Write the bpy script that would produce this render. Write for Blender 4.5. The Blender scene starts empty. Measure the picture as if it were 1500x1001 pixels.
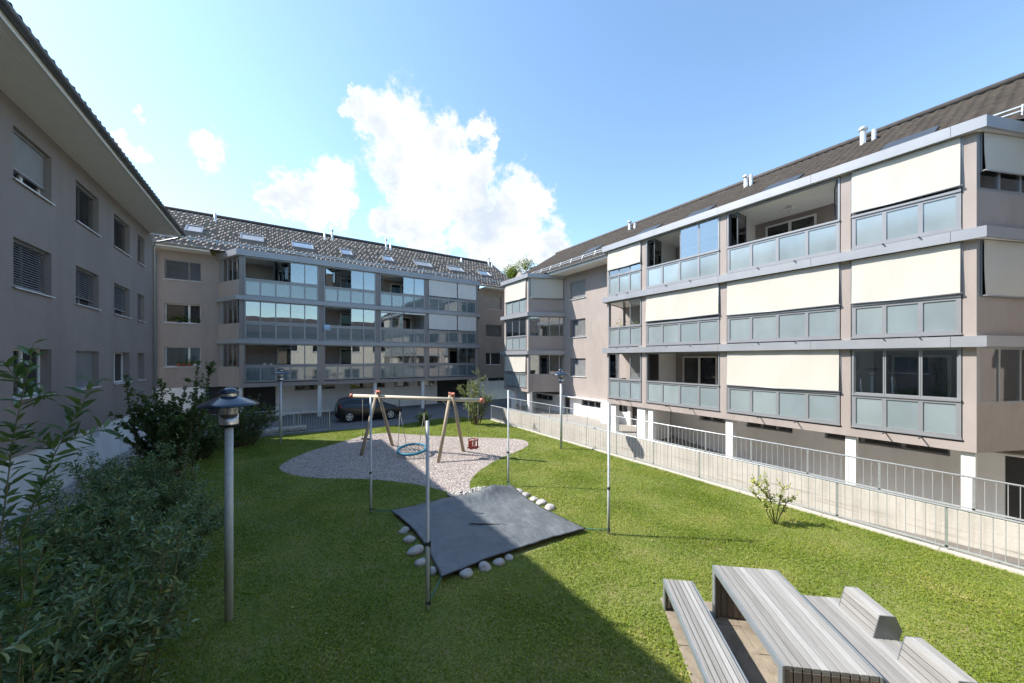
import bpy, bmesh, math, random
import numpy as np
from mathutils import Vector, Matrix
random.seed(7); RNG = np.random.default_rng(11)
SC = bpy.context.scene
COL = SC.collection
R = math.radians

# ---------------------------------------------------------------- materials
def nodes_of(name):
    m = bpy.data.materials.new(name); m.use_nodes = True
    nt = m.node_tree
    for n in list(nt.nodes): nt.nodes.remove(n)
    out = nt.nodes.new('ShaderNodeOutputMaterial')
    return m, nt, out
def N(nt, typ, **kw):
    n = nt.nodes.new(typ)
    for k, v in kw.items():
        if k.startswith('i_'):
            key = k[2:].replace('_', ' ')
            n.inputs[key].default_value = v
        else: setattr(n, k, v)
    return n
def ramp(nt, stops):
    n = nt.nodes.new('ShaderNodeValToRGB'); el = n.color_ramp.elements
    while len(el) > 1: el.remove(el[-1])
    el[0].position = stops[0][0]; el[0].color = (*stops[0][1], 1)
    for p, c in stops[1:]:
        e = el.new(p); e.color = (*c, 1)
    return n
def mixc(nt, a, b, fac, mode='MIX'):
    n = nt.nodes.new('ShaderNodeMix'); n.data_type = 'RGBA'; n.blend_type = mode
    for sock, v in ((n.inputs[6], a), (n.inputs[7], b), (n.inputs[0], fac)):
        if hasattr(v, 'node'): nt.links.new(v, sock)
        else: sock.default_value = (*v, 1) if isinstance(v, tuple) else v
    return n.outputs[2]
def coords(nt, kind='Object', scale=None):
    t = nt.nodes.new('ShaderNodeTexCoord'); o = t.outputs[kind]
    if scale:
        mp = nt.nodes.new('ShaderNodeMapping'); mp.inputs['Scale'].default_value = scale
        nt.links.new(o, mp.inputs[0]); o = mp.outputs[0]
    return o
def noise(nt, vec, scale, detail=4, rough=.6):
    n = nt.nodes.new('ShaderNodeTexNoise'); n.inputs['Scale'].default_value = scale
    n.inputs['Detail'].default_value = detail; n.inputs['Roughness'].default_value = rough
    nt.links.new(vec, n.inputs['Vector']); return n.outputs['Fac']
def mat(name, c1, c2=None, scale=3.0, rough=.7, metal=0.0, bump=0.0, bscale=60.0, spec=.5, stretch=None, dirt=None, dscale=.6, coat=0):
    """a surface whose colour wanders between c1 and c2, with fine grain in relief"""
    m, nt, out = nodes_of(name)
    b = N(nt, 'ShaderNodeBsdfPrincipled')
    b.inputs['Roughness'].default_value = rough; b.inputs['Metallic'].default_value = metal
    b.inputs['Specular IOR Level'].default_value = spec
    b.inputs['Coat Weight'].default_value = coat
    nt.links.new(b.outputs[0], out.inputs[0])
    vec = coords(nt, 'Object', stretch)
    col = None
    if c2:
        f = noise(nt, vec, scale, 5, .65)
        r = ramp(nt, [(.3, c1), (.7, c2)]); nt.links.new(f, r.inputs[0]); col = r.outputs[0]
    if dirt:
        f2 = noise(nt, coords(nt, 'Object', (1, 1, .22)), dscale * 2.2, 7, .72)
        r2 = ramp(nt, [(.46, (0, 0, 0)), (.72, (1, 1, 1))]); nt.links.new(f2, r2.inputs[0])
        base = col if col else c1
        col = mixc(nt, base, dirt, r2.outputs[0])
    if col: nt.links.new(col, b.inputs['Base Color'])
    else: b.inputs['Base Color'].default_value = (*c1, 1)
    if bump:
        f3 = noise(nt, vec, bscale, 3, .6)
        bp = N(nt, 'ShaderNodeBump'); bp.inputs['Strength'].default_value = bump; bp.inputs['Distance'].default_value = .02
        nt.links.new(f3, bp.inputs['Height']); nt.links.new(bp.outputs[0], b.inputs['Normal'])
    return m
def glass(name, tint, refl=.12, rough=0.0, body=0.0, bodyc=(.5, .6, .6), wav=0.0):
    """pane: lets light through, mirrors the surroundings, and may be part-frosted"""
    m, nt, out = nodes_of(name)
    tr = N(nt, 'ShaderNodeBsdfTransparent'); tr.inputs[0].default_value = (*tint, 1)
    gl = N(nt, 'ShaderNodeBsdfGlossy'); gl.inputs['Roughness'].default_value = rough
    gl.inputs['Color'].default_value = (.95, .97, 1, 1)
    fr = N(nt, 'ShaderNodeFresnel'); fr.inputs[0].default_value = 1.5
    ad = N(nt, 'ShaderNodeMath', operation='ADD', use_clamp=True); ad.inputs[1].default_value = refl
    nt.links.new(fr.outputs[0], ad.inputs[0])
    src = tr.outputs[0]
    if body:
        df = N(nt, 'ShaderNodeBsdfDiffuse')
        r = ramp(nt, [(.35, tuple(c * .9 for c in bodyc)), (.65, tuple(min(1, c * 1.08) for c in bodyc))])
        nt.links.new(noise(nt, coords(nt, 'Object', (.8, .8, .5)), 1.3, 2), r.inputs[0])
        gi = N(nt, 'ShaderNodeNewGeometry'); ri = ramp(nt, [(0, (.80, .84, .86)), (1, (1.12, 1.08, 1.06))]); nt.links.new(gi.outputs['Random Per Island'], ri.inputs[0])
        nt.links.new(mixc(nt, r.outputs[0], ri.outputs[0], 1.0, 'MULTIPLY'), df.inputs[0])
        mx0 = N(nt, 'ShaderNodeMixShader'); mx0.inputs[0].default_value = body
        nt.links.new(tr.outputs[0], mx0.inputs[1]); nt.links.new(df.outputs[0], mx0.inputs[2]); src = mx0.outputs[0]
    if wav:
        bp = N(nt, 'ShaderNodeBump'); bp.inputs['Strength'].default_value = wav; bp.inputs['Distance'].default_value = .05
        nt.links.new(noise(nt, coords(nt), .9, 1), bp.inputs['Height']); nt.links.new(bp.outputs[0], gl.inputs['Normal'])
    mx = N(nt, 'ShaderNodeMixShader')
    nt.links.new(ad.outputs[0], mx.inputs[0]); nt.links.new(src, mx.inputs[1]); nt.links.new(gl.outputs[0], mx.inputs[2])
    nt.links.new(mx.outputs[0], out.inputs[0]); return m
def leafmat(name, cols, rough=.45, trans=.3, spec=.4):
    """leaf: every leaf its own shade, light shines through it"""
    m, nt, out = nodes_of(name)
    g = N(nt, 'ShaderNodeNewGeometry')
    stops = [(i / (len(cols) - 1), c) for i, c in enumerate(cols)]
    r = ramp(nt, stops); nt.links.new(g.outputs['Random Per Island'], r.inputs[0])
    b = N(nt, 'ShaderNodeBsdfPrincipled'); b.inputs['Roughness'].default_value = rough; b.inputs['Specular IOR Level'].default_value = spec
    nt.links.new(r.outputs[0], b.inputs['Base Color'])
    t = N(nt, 'ShaderNodeBsdfTranslucent')
    c2 = mixc(nt, r.outputs[0], (.30, .42, .03), .5); nt.links.new(c2, t.inputs[0])
    mx = N(nt, 'ShaderNodeMixShader'); mx.inputs[0].default_value = trans
    nt.links.new(b.outputs[0], mx.inputs[1]); nt.links.new(t.outputs[0], mx.inputs[2]); nt.links.new(mx.outputs[0], out.inputs[0])
    return m
def woodmat(name, cols, rough=.75):
    """weathered boards: each board its own grey, grain along its length"""
    m, nt, out = nodes_of(name)
    g = N(nt, 'ShaderNodeNewGeometry')
    r = ramp(nt, [(i / (len(cols) - 1), c) for i, c in enumerate(cols)]); nt.links.new(g.outputs['Random Per Island'], r.inputs[0])
    mr_ = nt.nodes.new('ShaderNodeMapping'); mr_.inputs['Rotation'].default_value = (0, 0, -math.atan2(-.75, -.66)); nt.links.new(coords(nt), mr_.inputs[0])
    ms_ = nt.nodes.new('ShaderNodeMapping'); ms_.inputs['Scale'].default_value = (1.1, 34, 30); nt.links.new(mr_.outputs[0], ms_.inputs[0])
    f = noise(nt, ms_.outputs[0], 2.0, 6, .7)
    r2 = ramp(nt, [(.3, (.62, .6, .58)), (.62, (1.08, 1.08, 1.08))]); nt.links.new(f, r2.inputs[0])
    c = mixc(nt, r.outputs[0], r2.outputs[0], .8, 'MULTIPLY')
    b = N(nt, 'ShaderNodeBsdfPrincipled'); b.inputs['Roughness'].default_value = rough; b.inputs['Specular IOR Level'].default_value = .3
    nt.links.new(c, b.inputs['Base Color'])
    bp = N(nt, 'ShaderNodeBump'); bp.inputs['Strength'].default_value = .3; bp.inputs['Distance'].default_value = .004
    nt.links.new(f, bp.inputs['Height']); nt.links.new(bp.outputs[0], b.inputs['Normal'])
    nt.links.new(b.outputs[0], out.inputs[0]); return m

M = {}
M['render'] = mat('beige_render', (.318, .277, .255), (.355, .31, .286), 1.2, .9, bump=.35, bscale=45, dirt=(.275, .238, .217), dscale=.35)
M['render_shade'] = mat('beige_render_shade', (.245, .21, .192), (.275, .238, .219), 1.2, .9, bump=.4, bscale=45, dirt=(.22, .188, .173), dscale=.35)  # beige render darkened: the left wall's deeper shade is put into its colour
M['cream_render'] = mat('cream_render', (.60, .56, .49), (.66, .62, .55), 1.2, .9, bump=.3, bscale=45)
M['white_render'] = mat('white_render', (.80, .80, .79), (.85, .85, .84), .9, .9, bump=.25, bscale=45, dirt=(.70, .69, .665), dscale=.5)
M['loggia_wall'] = mat('loggia_wall', (.33, .27, .24), (.36, .30, .265), 1.5, .9, bump=.2, bscale=50)
M['white_paint'] = mat('white_paint', (.72, .72, .70), (.78, .78, .76), 1.5, .7)
M['soffit'] = mat('soffit_boards', (.70, .68, .63), (.76, .74, .69), 2, .6)
M['band'] = mat('grey_sheet_metal', (.27, .285, .31), (.32, .335, .36), 1.1, .42, metal=.25, bump=.03, bscale=3)
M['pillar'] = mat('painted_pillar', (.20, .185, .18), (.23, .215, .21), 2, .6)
M['frame'] = mat('grey_aluminium', (.25, .26, .275), (.28, .29, .305), 2, .4, metal=.3)
M['frame_dark'] = mat('dark_aluminium', (.055, .06, .065), (.07, .075, .08), 2, .4, metal=.3)
M['galv'] = mat('galvanised_steel', (.36, .39, .41), (.50, .53, .55), 14, .42, metal=.65, bump=.05, bscale=40)
M['galv_rail'] = mat('galvanised_rail', (.42, .45, .47), (.54, .57, .59), 8, .45, metal=.5)
M['pole'] = mat('pole_zinc', (.42, .46, .48), (.54, .58, .60), 14, .5, metal=.12, bump=.05, bscale=60)
M['zinc'] = mat('zinc_gutter', (.10, .105, .115), (.16, .165, .17), 3, .5, metal=.4)
M['steel'] = mat('stainless_steel', (.58, .58, .57), (.66, .66, .65), 30, .28, metal=.9, stretch=(1, 1, .05))
M['flue'] = mat('flue_steel', (.62, .63, .64), (.70, .71, .72), 6, .35, metal=.6)
M['lamp_blue'] = mat('lamp_hat_enamel', (.012, .028, .05), (.018, .04, .07), 6, .25, metal=.2, coat=.4)
M['black'] = mat('black_rubber', (.012, .012, .013), None, rough=.6)
M['tile'] = mat('roof_tile_glare', (.25, .212, .192), (.31, .267, .243), 5, .85, spec=.2, dirt=(.34, .298, .274), dscale=.9)  # paler copy of the brown tile; glare of the backlit slope in its colour
M['tile_dark'] = mat('roof_tile_brown', (.048, .041, .038), (.075, .065, .06), 5, .7, spec=.3, dirt=(.095, .083, .076), dscale=.9)
M['wframe'] = mat('white_window_frame', (.68, .68, .66), (.74, .74, .72), 2, .4)
M['pane_dark'] = mat('window_pane', (.012, .014, .016), (.035, .037, .04), .8, .04, spec=.9)
M['curtain'] = mat('net_curtain', (.55, .54, .51), (.30, .29, .28), 1, .9, stretch=(14, 14, .2))
M['slat'] = mat('grey_slat_blind', (.30, .31, .32), (.36, .37, .38), 2, .45, metal=.3)
M['slat_dark'] = mat('dark_slat_blind', (.27, .27, .272), (.32, .32, .325), 2, .5, metal=.3)
M['sill'] = mat('pale_metal_sill', (.62, .63, .64), (.70, .71, .72), 2, .4, metal=.2)
M['blind'] = mat('cream_awning_cloth', (.46, .438, .385), (.50, .478, .425), .7, .85, bump=.25, bscale=1.4, stretch=(1.6, 1.6, .5))
M['blind_grey'] = mat('light_grey_awning_cloth', (.56, .56, .54), (.62, .62, .60), .7, .85, bump=.12, bscale=1.5)
M['frost'] = glass('frosted_glass', (.55, .66, .68), .10, .12, .55, (.42, .51, .535))
M['frost2'] = glass('misted_glass', (.50, .58, .60), .10, .05, .42, (.24, .33, .36))
M['pane'] = glass('clear_pane', (.80, .86, .87), .16, .0, wav=.03)
M['pane_refl'] = glass('mirroring_pane', (.55, .64, .67), .20, .0, wav=.05)
M['lens'] = glass('lamp_glass', (.86, .88, .87), .10, .02, .3, (.75, .75, .73))
M['concrete'] = mat('cast_concrete', (.40, .37, .325), (.49, .46, .41), 1.3, .9, bump=.25, bscale=18, dirt=(.29, .26, .225), dscale=.9)
def concretemat():
    m, nt, out = nodes_of('weathered_concrete')
    b = N(nt, 'ShaderNodeBsdfPrincipled'); b.inputs['Roughness'].default_value = .92; b.inputs['Specular IOR Level'].default_value = .3
    f = noise(nt, coords(nt), 1.4, 6, .65); r = ramp(nt, [(.3, (.40, .38, .335)), (.7, (.50, .475, .425))]); nt.links.new(f, r.inputs[0])
    dr = noise(nt, coords(nt, 'Object', (1, 5, .22)), 1.6, 6, .7); r2 = ramp(nt, [(.46, (1, 1, 1)), (.72, (.78, .765, .74))]); nt.links.new(dr, r2.inputs[0])
    c1 = mixc(nt, r.outputs[0], r2.outputs[0], 1.0, 'MULTIPLY')
    hz = noise(nt, coords(nt, 'Object', (1, .45, 13)), 1.3, 6, .72); r3 = ramp(nt, [(.53, (1, 1, 1)), (.66, (.62, .60, .57))]); nt.links.new(hz, r3.inputs[0])
    sp = N(nt, 'ShaderNodeSeparateXYZ'); nt.links.new(coords(nt), sp.inputs[0])
    mk = N(nt, 'ShaderNodeMapRange'); mk.inputs[1].default_value = .34; mk.inputs[2].default_value = .08; nt.links.new(sp.outputs[2], mk.inputs[0])
    nt.links.new(mixc(nt, c1, mixc(nt, c1, r3.outputs[0], 1.0, 'MULTIPLY'), mk.outputs[0]), b.inputs['Base Color'])
    bp = N(nt, 'ShaderNodeBump'); bp.inputs['Strength'].default_value = .3; bp.inputs['Distance'].default_value = .02
    nt.links.new(noise(nt, coords(nt), 22, 4, .6), bp.inputs['Height']); nt.links.new(bp.outputs[0], b.inputs['Normal'])
    nt.links.new(b.outputs[0], out.inputs[0]); return m
M['concrete_wall'] = concretemat()
M['kerb'] = mat('kerb_stone', (.42, .39, .33), (.50, .465, .40), 6, .9, bump=.3, bscale=40)
M['paver'] = mat('concrete_paver', (.22, .185, .14), (.32, .275, .215), 2.2, .92, bump=.3, bscale=70, dirt=(.14, .115, .085), dscale=1.4)
M['asphalt'] = mat('asphalt', (.115, .115, .117), (.165, .164, .163), 1.2, .9, bump=.5, bscale=160, dirt=(.15, .148, .145), dscale=.4)
M['ramp'] = mat('worn_asphalt', (.125, .113, .10), (.19, .172, .155), 1.4, .92, bump=.4, bscale=120, dirt=(.13, .115, .10), dscale=1.1)
M['arcade_floor'] = mat('arcade_floor', (.27, .25, .22), (.34, .315, .28), 1.2, .9, bump=.2, bscale=80)
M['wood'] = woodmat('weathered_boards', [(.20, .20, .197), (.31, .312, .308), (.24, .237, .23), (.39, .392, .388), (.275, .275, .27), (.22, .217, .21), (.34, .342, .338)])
M['wood_end'] = woodmat('shaded_boards', [(.16, .135, .115), (.21, .18, .155), (.13, .11, .095)])  # darker copy of the boards, shade of ends and back put into colour
M['bench_metal'] = mat('bench_steel', (.27, .31, .34), (.33, .37, .40), 5, .45, metal=.55)
M['plate_metal'] = mat('bench_end_plate', (.16, .175, .185), (.21, .225, .235), 5, .45, metal=.5)
M['log'] = mat('round_timber', (.27, .215, .145), (.39, .325, .235), 2.5, .75, bump=.2, bscale=20, stretch=(4, 4, .6))
M['log_pale'] = mat('pale_round_timber', (.52, .46, .34), (.62, .56, .43), 2.5, .75, bump=.2, bscale=20)
M['cap'] = mat('terracotta_cap', (.38, .12, .07), (.46, .16, .10), 8, .5)
M['ring'] = mat('blue_rope_ring', (.015, .14, .23), (.03, .20, .30), 25, .6, bump=.3, bscale=120)
M['rope_grey'] = mat('grey_rope', (.20, .19, .17), (.28, .26, .24), 30, .8)
M['rope_green'] = mat('green_cord', (.02, .13, .115), (.03, .18, .155), 30, .7)
M['seat_green'] = mat('green_rubber', (.02, .05, .03), (.03, .07, .045), 8, .6)
M['seat_red'] = mat('red_plastic', (.22, .03, .02), (.28, .05, .035), 8, .45)
M['chain'] = mat('chain_steel', (.30, .30, .30), (.40, .40, .40), 20, .4, metal=.7)
M['stone'] = mat('pale_boulder', (.34, .33, .315), (.48, .465, .44), 5, .9, bump=.7, bscale=14, dirt=(.24, .23, .21), dscale=3)
M['car'] = mat('black_car_paint', (.004, .005, .007), (.006, .007, .010), 1, .3, spec=.35, coat=.5)
M['car_glass'] = mat('car_glass', (.012, .022, .03), (.02, .035, .045), 1, .03, spec=.9)
M['tyre'] = mat('tyre', (.015, .015, .016), None, rough=.8)
M['alloy'] = mat('alloy_rim', (.58, .59, .60), (.64, .65, .66), 5, .3, metal=.7)
M['tail'] = mat('tail_lamp', (.45, .015, .02), (.55, .03, .03), 6, .2, coat=.6)
M['headlamp'] = mat('head_lamp', (.62, .66, .70), (.74, .77, .80), 6, .12, metal=.4, coat=1)
M['terracotta'] = mat('plant_pot', (.42, .10, .05), (.5, .14, .08), 8, .7)
M['bark'] = mat('bark', (.10, .075, .05), (.16, .125, .09), 12, .9, bump=.4, bscale=40)
M['twig'] = mat('green_twig', (.13, .13, .06), (.19, .16, .09), 12, .8)
M['dark_room'] = mat('dark_doorway', (.03, .03, .032), (.045, .045, .047), 1, .8)
M['garage'] = mat('dark_garage_door', (.035, .035, .037), (.05, .05, .052), 1, .6)

M['leaf_willow'] = leafmat('leaf_blue_green', [(.06, .125, .05), (.11, .19, .08), (.17, .26, .13), (.08, .15, .06), (.22, .31, .17), (.26, .29, .08)], .4, .22)
M['leaf_tall'] = leafmat('leaf_tall_shoot', [(.04, .095, .045), (.075, .145, .06), (.12, .20, .065), (.05, .10, .05)], .4, .25)
M['leaf_hazel'] = leafmat('leaf_dark_round', [(.025, .06, .018), (.04, .09, .026), (.06, .12, .032), (.09, .16, .04)], .45, .25)
M['leaf_olive'] = leafmat('leaf_olive', [(.13, .165, .065), (.20, .245, .10), (.27, .31, .15), (.16, .215, .07)], .5, .3)
M['leaf_yellow'] = leafmat('leaf_yellow_green', [(.36, .38, .09), (.46, .47, .16), (.28, .34, .07), (.56, .55, .26)], .5, .35)
M['leaf_bright'] = leafmat('leaf_bright', [(.045, .10, .02), (.075, .15, .03), (.11, .19, .04)], .5, .35)
M['leaf_tree'] = leafmat('leaf_tree', [(.05, .085, .015), (.085, .12, .02), (.12, .15, .028), (.15, .15, .035)], .5, .3)

def grassmat():
    m, nt, out = nodes_of('grass_blade')
    g = N(nt, 'ShaderNodeNewGeometry')
    r = ramp(nt, [(0, (.085, .14, .012)), (.3, (.165, .245, .025)), (.62, (.265, .335, .042)), (.85, (.37, .375, .085)), (1, (.50, .44, .18))])
    f = noise(nt, coords(nt, 'Object', (1, 1, .01)), .55, 5, .65)
    rp = ramp(nt, [(.42, (0, 0, 0)), (.68, (1, 1, 1))]); nt.links.new(f, rp.inputs[0])
    ad = N(nt, 'ShaderNodeMath', operation='MULTIPLY_ADD', use_clamp=True); ad.inputs[1].default_value = .5
    nt.links.new(rp.outputs[0], ad.inputs[0])
    mu = N(nt, 'ShaderNodeMath', operation='MULTIPLY'); mu.inputs[1].default_value = .66; nt.links.new(g.outputs['Random Per Island'], mu.inputs[0])
    nt.links.new(mu.outputs[0], ad.inputs[2]); nt.links.new(ad.outputs[0], r.inputs[0])
    b = N(nt, 'ShaderNodeBsdfPrincipled'); b.inputs['Roughness'].default_value = .55; b.inputs['Specular IOR Level'].default_value = .25
    nt.links.new(r.outputs[0], b.inputs['Base Color'])
    t = N(nt, 'ShaderNodeBsdfTranslucent'); nt.links.new(mixc(nt, r.outputs[0], (.25, .34, .02), .35), t.inputs[0])
    mx = N(nt, 'ShaderNodeMixShader'); mx.inputs[0].default_value = .42
    nt.links.new(b.outputs[0], mx.inputs[1]); nt.links.new(t.outputs[0], mx.inputs[2]); nt.links.new(mx.outputs[0], out.inputs[0])
    return m
M['grass'] = grassmat()
M['lawn'] = mat('lawn_soil', (.12, .16, .03), (.18, .21, .05), .8, .95, bump=.6, bscale=60, dirt=(.22, .19, .08), dscale=.7)
def gravelmat():
    m, nt, out = nodes_of('gravel')
    v = N(nt, 'ShaderNodeTexVoronoi'); v.inputs['Scale'].default_value = 30
    nt.links.new(coords(nt), v.inputs['Vector'])
    sep = N(nt, 'ShaderNodeSeparateColor'); nt.links.new(v.outputs['Color'], sep.inputs[0])
    r = ramp(nt, [(0, (.20, .172, .158)), (.3, (.36, .318, .295)), (.6, (.52, .465, .43)), (.85, (.66, .60, .555)), (1, (.30, .275, .265))]); nt.links.new(sep.outputs[0], r.inputs[0])
    b = N(nt, 'ShaderNodeBsdfPrincipled'); b.inputs['Roughness'].default_value = .85
    nt.links.new(r.outputs[0], b.inputs['Base Color'])
    bp = N(nt, 'ShaderNodeBump', invert=True); bp.inputs['Strength'].default_value = 1; bp.inputs['Distance'].default_value = .03
    nt.links.new(v.outputs['Distance'], bp.inputs['Height']); nt.links.new(bp.outputs[0], b.inputs['Normal'])
    nt.links.new(b.outputs[0], out.inputs[0]); return m
M['gravel'] = gravelmat()
def pebblemat():
    m, nt, out = nodes_of('pebble'); g = N(nt, 'ShaderNodeNewGeometry')
    r = ramp(nt, [(0, (.22, .195, .18)), (.4, (.44, .375, .335)), (.8, (.60, .525, .475)), (1, (.72, .65, .59))]); nt.links.new(g.outputs['Random Per Island'], r.inputs[0])
    b = N(nt, 'ShaderNodeBsdfPrincipled'); b.inputs['Roughness'].default_value = .85; nt.links.new(r.outputs[0], b.inputs['Base Color'])
    nt.links.new(b.outputs[0], out.inputs[0]); return m
M['pebble'] = pebblemat()
def tarpmat():
    m, nt, out = nodes_of('tarpaulin_fabric')
    b = N(nt, 'ShaderNodeBsdfPrincipled'); b.inputs['Roughness'].default_value = .48; b.inputs['Specular IOR Level'].default_value = .6
    f = noise(nt, coords(nt), 2.2, 6, .7); r = ramp(nt, [(.35, (.082, .093, .098)), (.7, (.14, .153, .16))]); nt.links.new(f, r.inputs[0])
    nt.links.new(r.outputs[0], b.inputs['Base Color'])
    f2 = noise(nt, coords(nt, 'Object', (2.5, .8, 1)), 3.5, 4, .6)
    bp = N(nt, 'ShaderNodeBump'); bp.inputs['Strength'].default_value = .6; bp.inputs['Distance'].default_value = .05
    nt.links.new(f2, bp.inputs['Height']); nt.links.new(bp.outputs[0], b.inputs['Normal'])
    nt.links.new(b.outputs[0], out.inputs[0]); return m
M['tarp'] = tarpmat()

# ---------------------------------------------------------------- mesh helpers
class Frame:
    """facade axes: u along the wall, d into the building, z up"""
    def __init__(s, o, U, D):
        s.o = Vector((o[0], o[1], 0)); s.U = Vector((*U, 0)).normalized(); s.D = Vector((*D, 0)).normalized()
    def p(s, u, d, z): return s.o + s.U * u + s.D * d + Vector((0, 0, z))
WORLD = Frame((0, 0), (1, 0), (0, 1))
class MB:
    def __init__(s): s.v = []; s.f = []; s.sm = []
    def add(s, vs, fs, smooth=False):
        b = len(s.v); s.v += [tuple(v) for v in vs]; s.f += [tuple(i + b for i in f) for f in fs]; s.sm += [smooth] * len(fs)
    def box(s, u0, u1, d0, d1, z0, z1, F=WORLD):
        p = [F.p(u, d, z) for z in (z0, z1) for u, d in ((u0, d0), (u1, d0), (u1, d1), (u0, d1))]
        s.add(p, [(0, 3, 2, 1), (4, 5, 6, 7), (0, 1, 5, 4), (1, 2, 6, 5), (2, 3, 7, 6), (3, 0, 4, 7)])
    def prism(s, poly, z0, z1, F=WORLD):
        n = len(poly); p = [F.p(a, b, z0) for a, b in poly] + [F.p(a, b, z1) for a, b in poly]
        s.add(p, [tuple(range(n))[::-1], tuple(range(n, 2 * n))] + [(i, (i + 1) % n, n + (i + 1) % n, n + i) for i in range(n)])
    def profile(s, prof, u0, u1, F=WORLD):
        """(d, z) outline drawn out along u"""
        n = len(prof); p = [F.p(u0, d, z) for d, z in prof] + [F.p(u1, d, z) for d, z in prof]
        s.add(p, [tuple(range(n)), tuple(range(n, 2 * n))[::-1]] + [(i, n + i, n + (i + 1) % n, (i + 1) % n) for i in range(n)])
    def tube(s, pts, r, n=10, caps=True, smooth=True):
        pts = [Vector(p) for p in pts]; m = len(pts)
        rs = r if isinstance(r, (list, tuple)) else [r] * m
        vs = []; up = None
        for i, p in enumerate(pts):
            t = (pts[min(i + 1, m - 1)] - pts[max(i - 1, 0)]).normalized()
            if up is None: up = Vector((0, 0, 1)) if abs(t.z) < .9 else Vector((1, 0, 0))
            a = t.cross(up).normalized(); b = t.cross(a).normalized(); up = a.cross(t) * 1.0
            for k in range(n):
                w = 2 * math.pi * k / n; vs.append(p + (a * math.cos(w) + b * math.sin(w)) * rs[i])
        fs = [(i * n + k, i * n + (k + 1) % n, (i + 1) * n + (k + 1) % n, (i + 1) * n + k) for i in range(m - 1) for k in range(n)]
        if m > 2 and (pts[0] - pts[-1]).length < 1e-6: pass
        s.add(vs, fs, smooth)
        if caps:
            b = len(s.v) - len(vs)
            s.f += [tuple(b + k for k in range(n)), tuple(b + (m - 1) * n + k for k in range(n))[::-1]]; s.sm += [False, False]
    def bar(s, a, b, w, h, up=(0, 0, 1)):
        a = Vector(a); b = Vector(b); t = (b - a).normalized(); x = t.cross(Vector(up)).normalized(); y = x.cross(t)
        p = [q + x * i * w / 2 + y * j * h / 2 for q in (a, b) for i, j in ((-1, -1), (1, -1), (1, 1), (-1, 1))]
        s.add(p, [(0, 3, 2, 1), (4, 5, 6, 7), (0, 1, 5, 4), (1, 2, 6, 5), (2, 3, 7, 6), (3, 0, 4, 7)])
    def lathe(s, prof, c=(0, 0, 0), n=28, axis=None, smooth=True):
        vs = []; c = Vector(c)
        if axis is None: X, Y, Z = Vector((1, 0, 0)), Vector((0, 1, 0)), Vector((0, 0, 1))
        else:
            Z = Vector(axis).normalized(); X = Z.orthogonal().normalized(); Y = Z.cross(X)
        for r, z in prof:
            for k in range(n):
                w = 2 * math.pi * k / n; vs.append(c + X * r * math.cos(w) + Y * r * math.sin(w) + Z * z)
        m = len(prof)
        s.add(vs, [(i * n + k, i * n + (k + 1) % n, (i + 1) * n + (k + 1) % n, (i + 1) * n + k) for i in range(m - 1) for k in range(n)], smooth)
    def ring(s, c, R0, r, n=40, k=10, tilt=(0, 0)):
        vs = []; c = Vector(c)
        Mx = Matrix.Rotation(tilt[0], 3, 'X') @ Matrix.Rotation(tilt[1], 3, 'Y')
        for i in range(n):
            a = 2 * math.pi * i / n
            for j in range(k):
                b = 2 * math.pi * j / k
                vs.append(c + Mx @ Vector(((R0 + r * math.cos(b)) * math.cos(a), (R0 + r * math.cos(b)) * math.sin(a), r * math.sin(b))))
        s.add(vs, [(i * k + j, ((i + 1) % n) * k + j, ((i + 1) % n) * k + (j + 1) % k, i * k + (j + 1) % k) for i in range(n) for j in range(k)], True)
    def build(s, name, material, parent=None, loc=None, bevel=0, recalc=True):
        me = bpy.data.meshes.new(name)
        o0 = Vector(loc) if loc else Vector((0, 0, 0))
        me.from_pydata([tuple(Vector(v) - o0) for v in s.v], [], s.f)
        me.polygons.foreach_set('use_smooth', s.sm)
        if recalc:
            bm = bmesh.new(); bm.from_mesh(me); bmesh.ops.recalc_face_normals(bm, faces=bm.faces); bm.to_mesh(me); bm.free()
        me.materials.append(material); me.update()
        o = bpy.data.objects.new(name, me); COL.objects.link(o); o.location = o0
        if parent is not None: o.parent = parent
        if bevel:
            b = o.modifiers.new('edge', 'BEVEL'); b.width = bevel; b.segments = 2; b.limit_method = 'ANGLE'
        return o
def tag(o, label=None, cat=None, group=None, kind=None):
    if label: o['label'] = label
    if cat: o['category'] = cat
    if group: o['group'] = group
    if kind: o['kind'] = kind
    return o
def empty(name, loc=(0, 0, 0), rz=0):
    o = bpy.data.objects.new(name, None); COL.objects.link(o); o.location = loc; o.rotation_euler = (0, 0, rz); o.empty_display_size = .3
    return o
def copy_tree(o, parent=None):
    c = o.copy(); COL.objects.link(c)
    if parent is not None: c.parent = parent
    for ch in [x for x in list(o.children)]: copy_tree(ch, c)
    return c
def np_mesh(name, V, F, material, parent=None, smooth=False):
    """V (n,3), F (m,k) with constant k"""
    me = bpy.data.meshes.new(name); k = F.shape[1]
    me.vertices.add(len(V)); me.vertices.foreach_set('co', np.ascontiguousarray(V, dtype=np.float32).ravel())
    me.loops.add(F.size); me.loops.foreach_set('vertex_index', np.ascontiguousarray(F, dtype=np.int32).ravel())
    me.polygons.add(len(F)); me.polygons.foreach_set('loop_start', np.arange(0, F.size, k, dtype=np.int32))
    try: me.polygons.foreach_set('loop_total', np.full(len(F), k, dtype=np.int32))
    except Exception: pass
    if smooth: me.polygons.foreach_set('use_smooth', np.ones(len(F), dtype=bool))
    me.materials.append(material); me.update(calc_edges=True); me.validate()
    o = bpy.data.objects.new(name, me); COL.objects.link(o)
    if parent is not None: o.parent = parent
    return o
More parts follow.
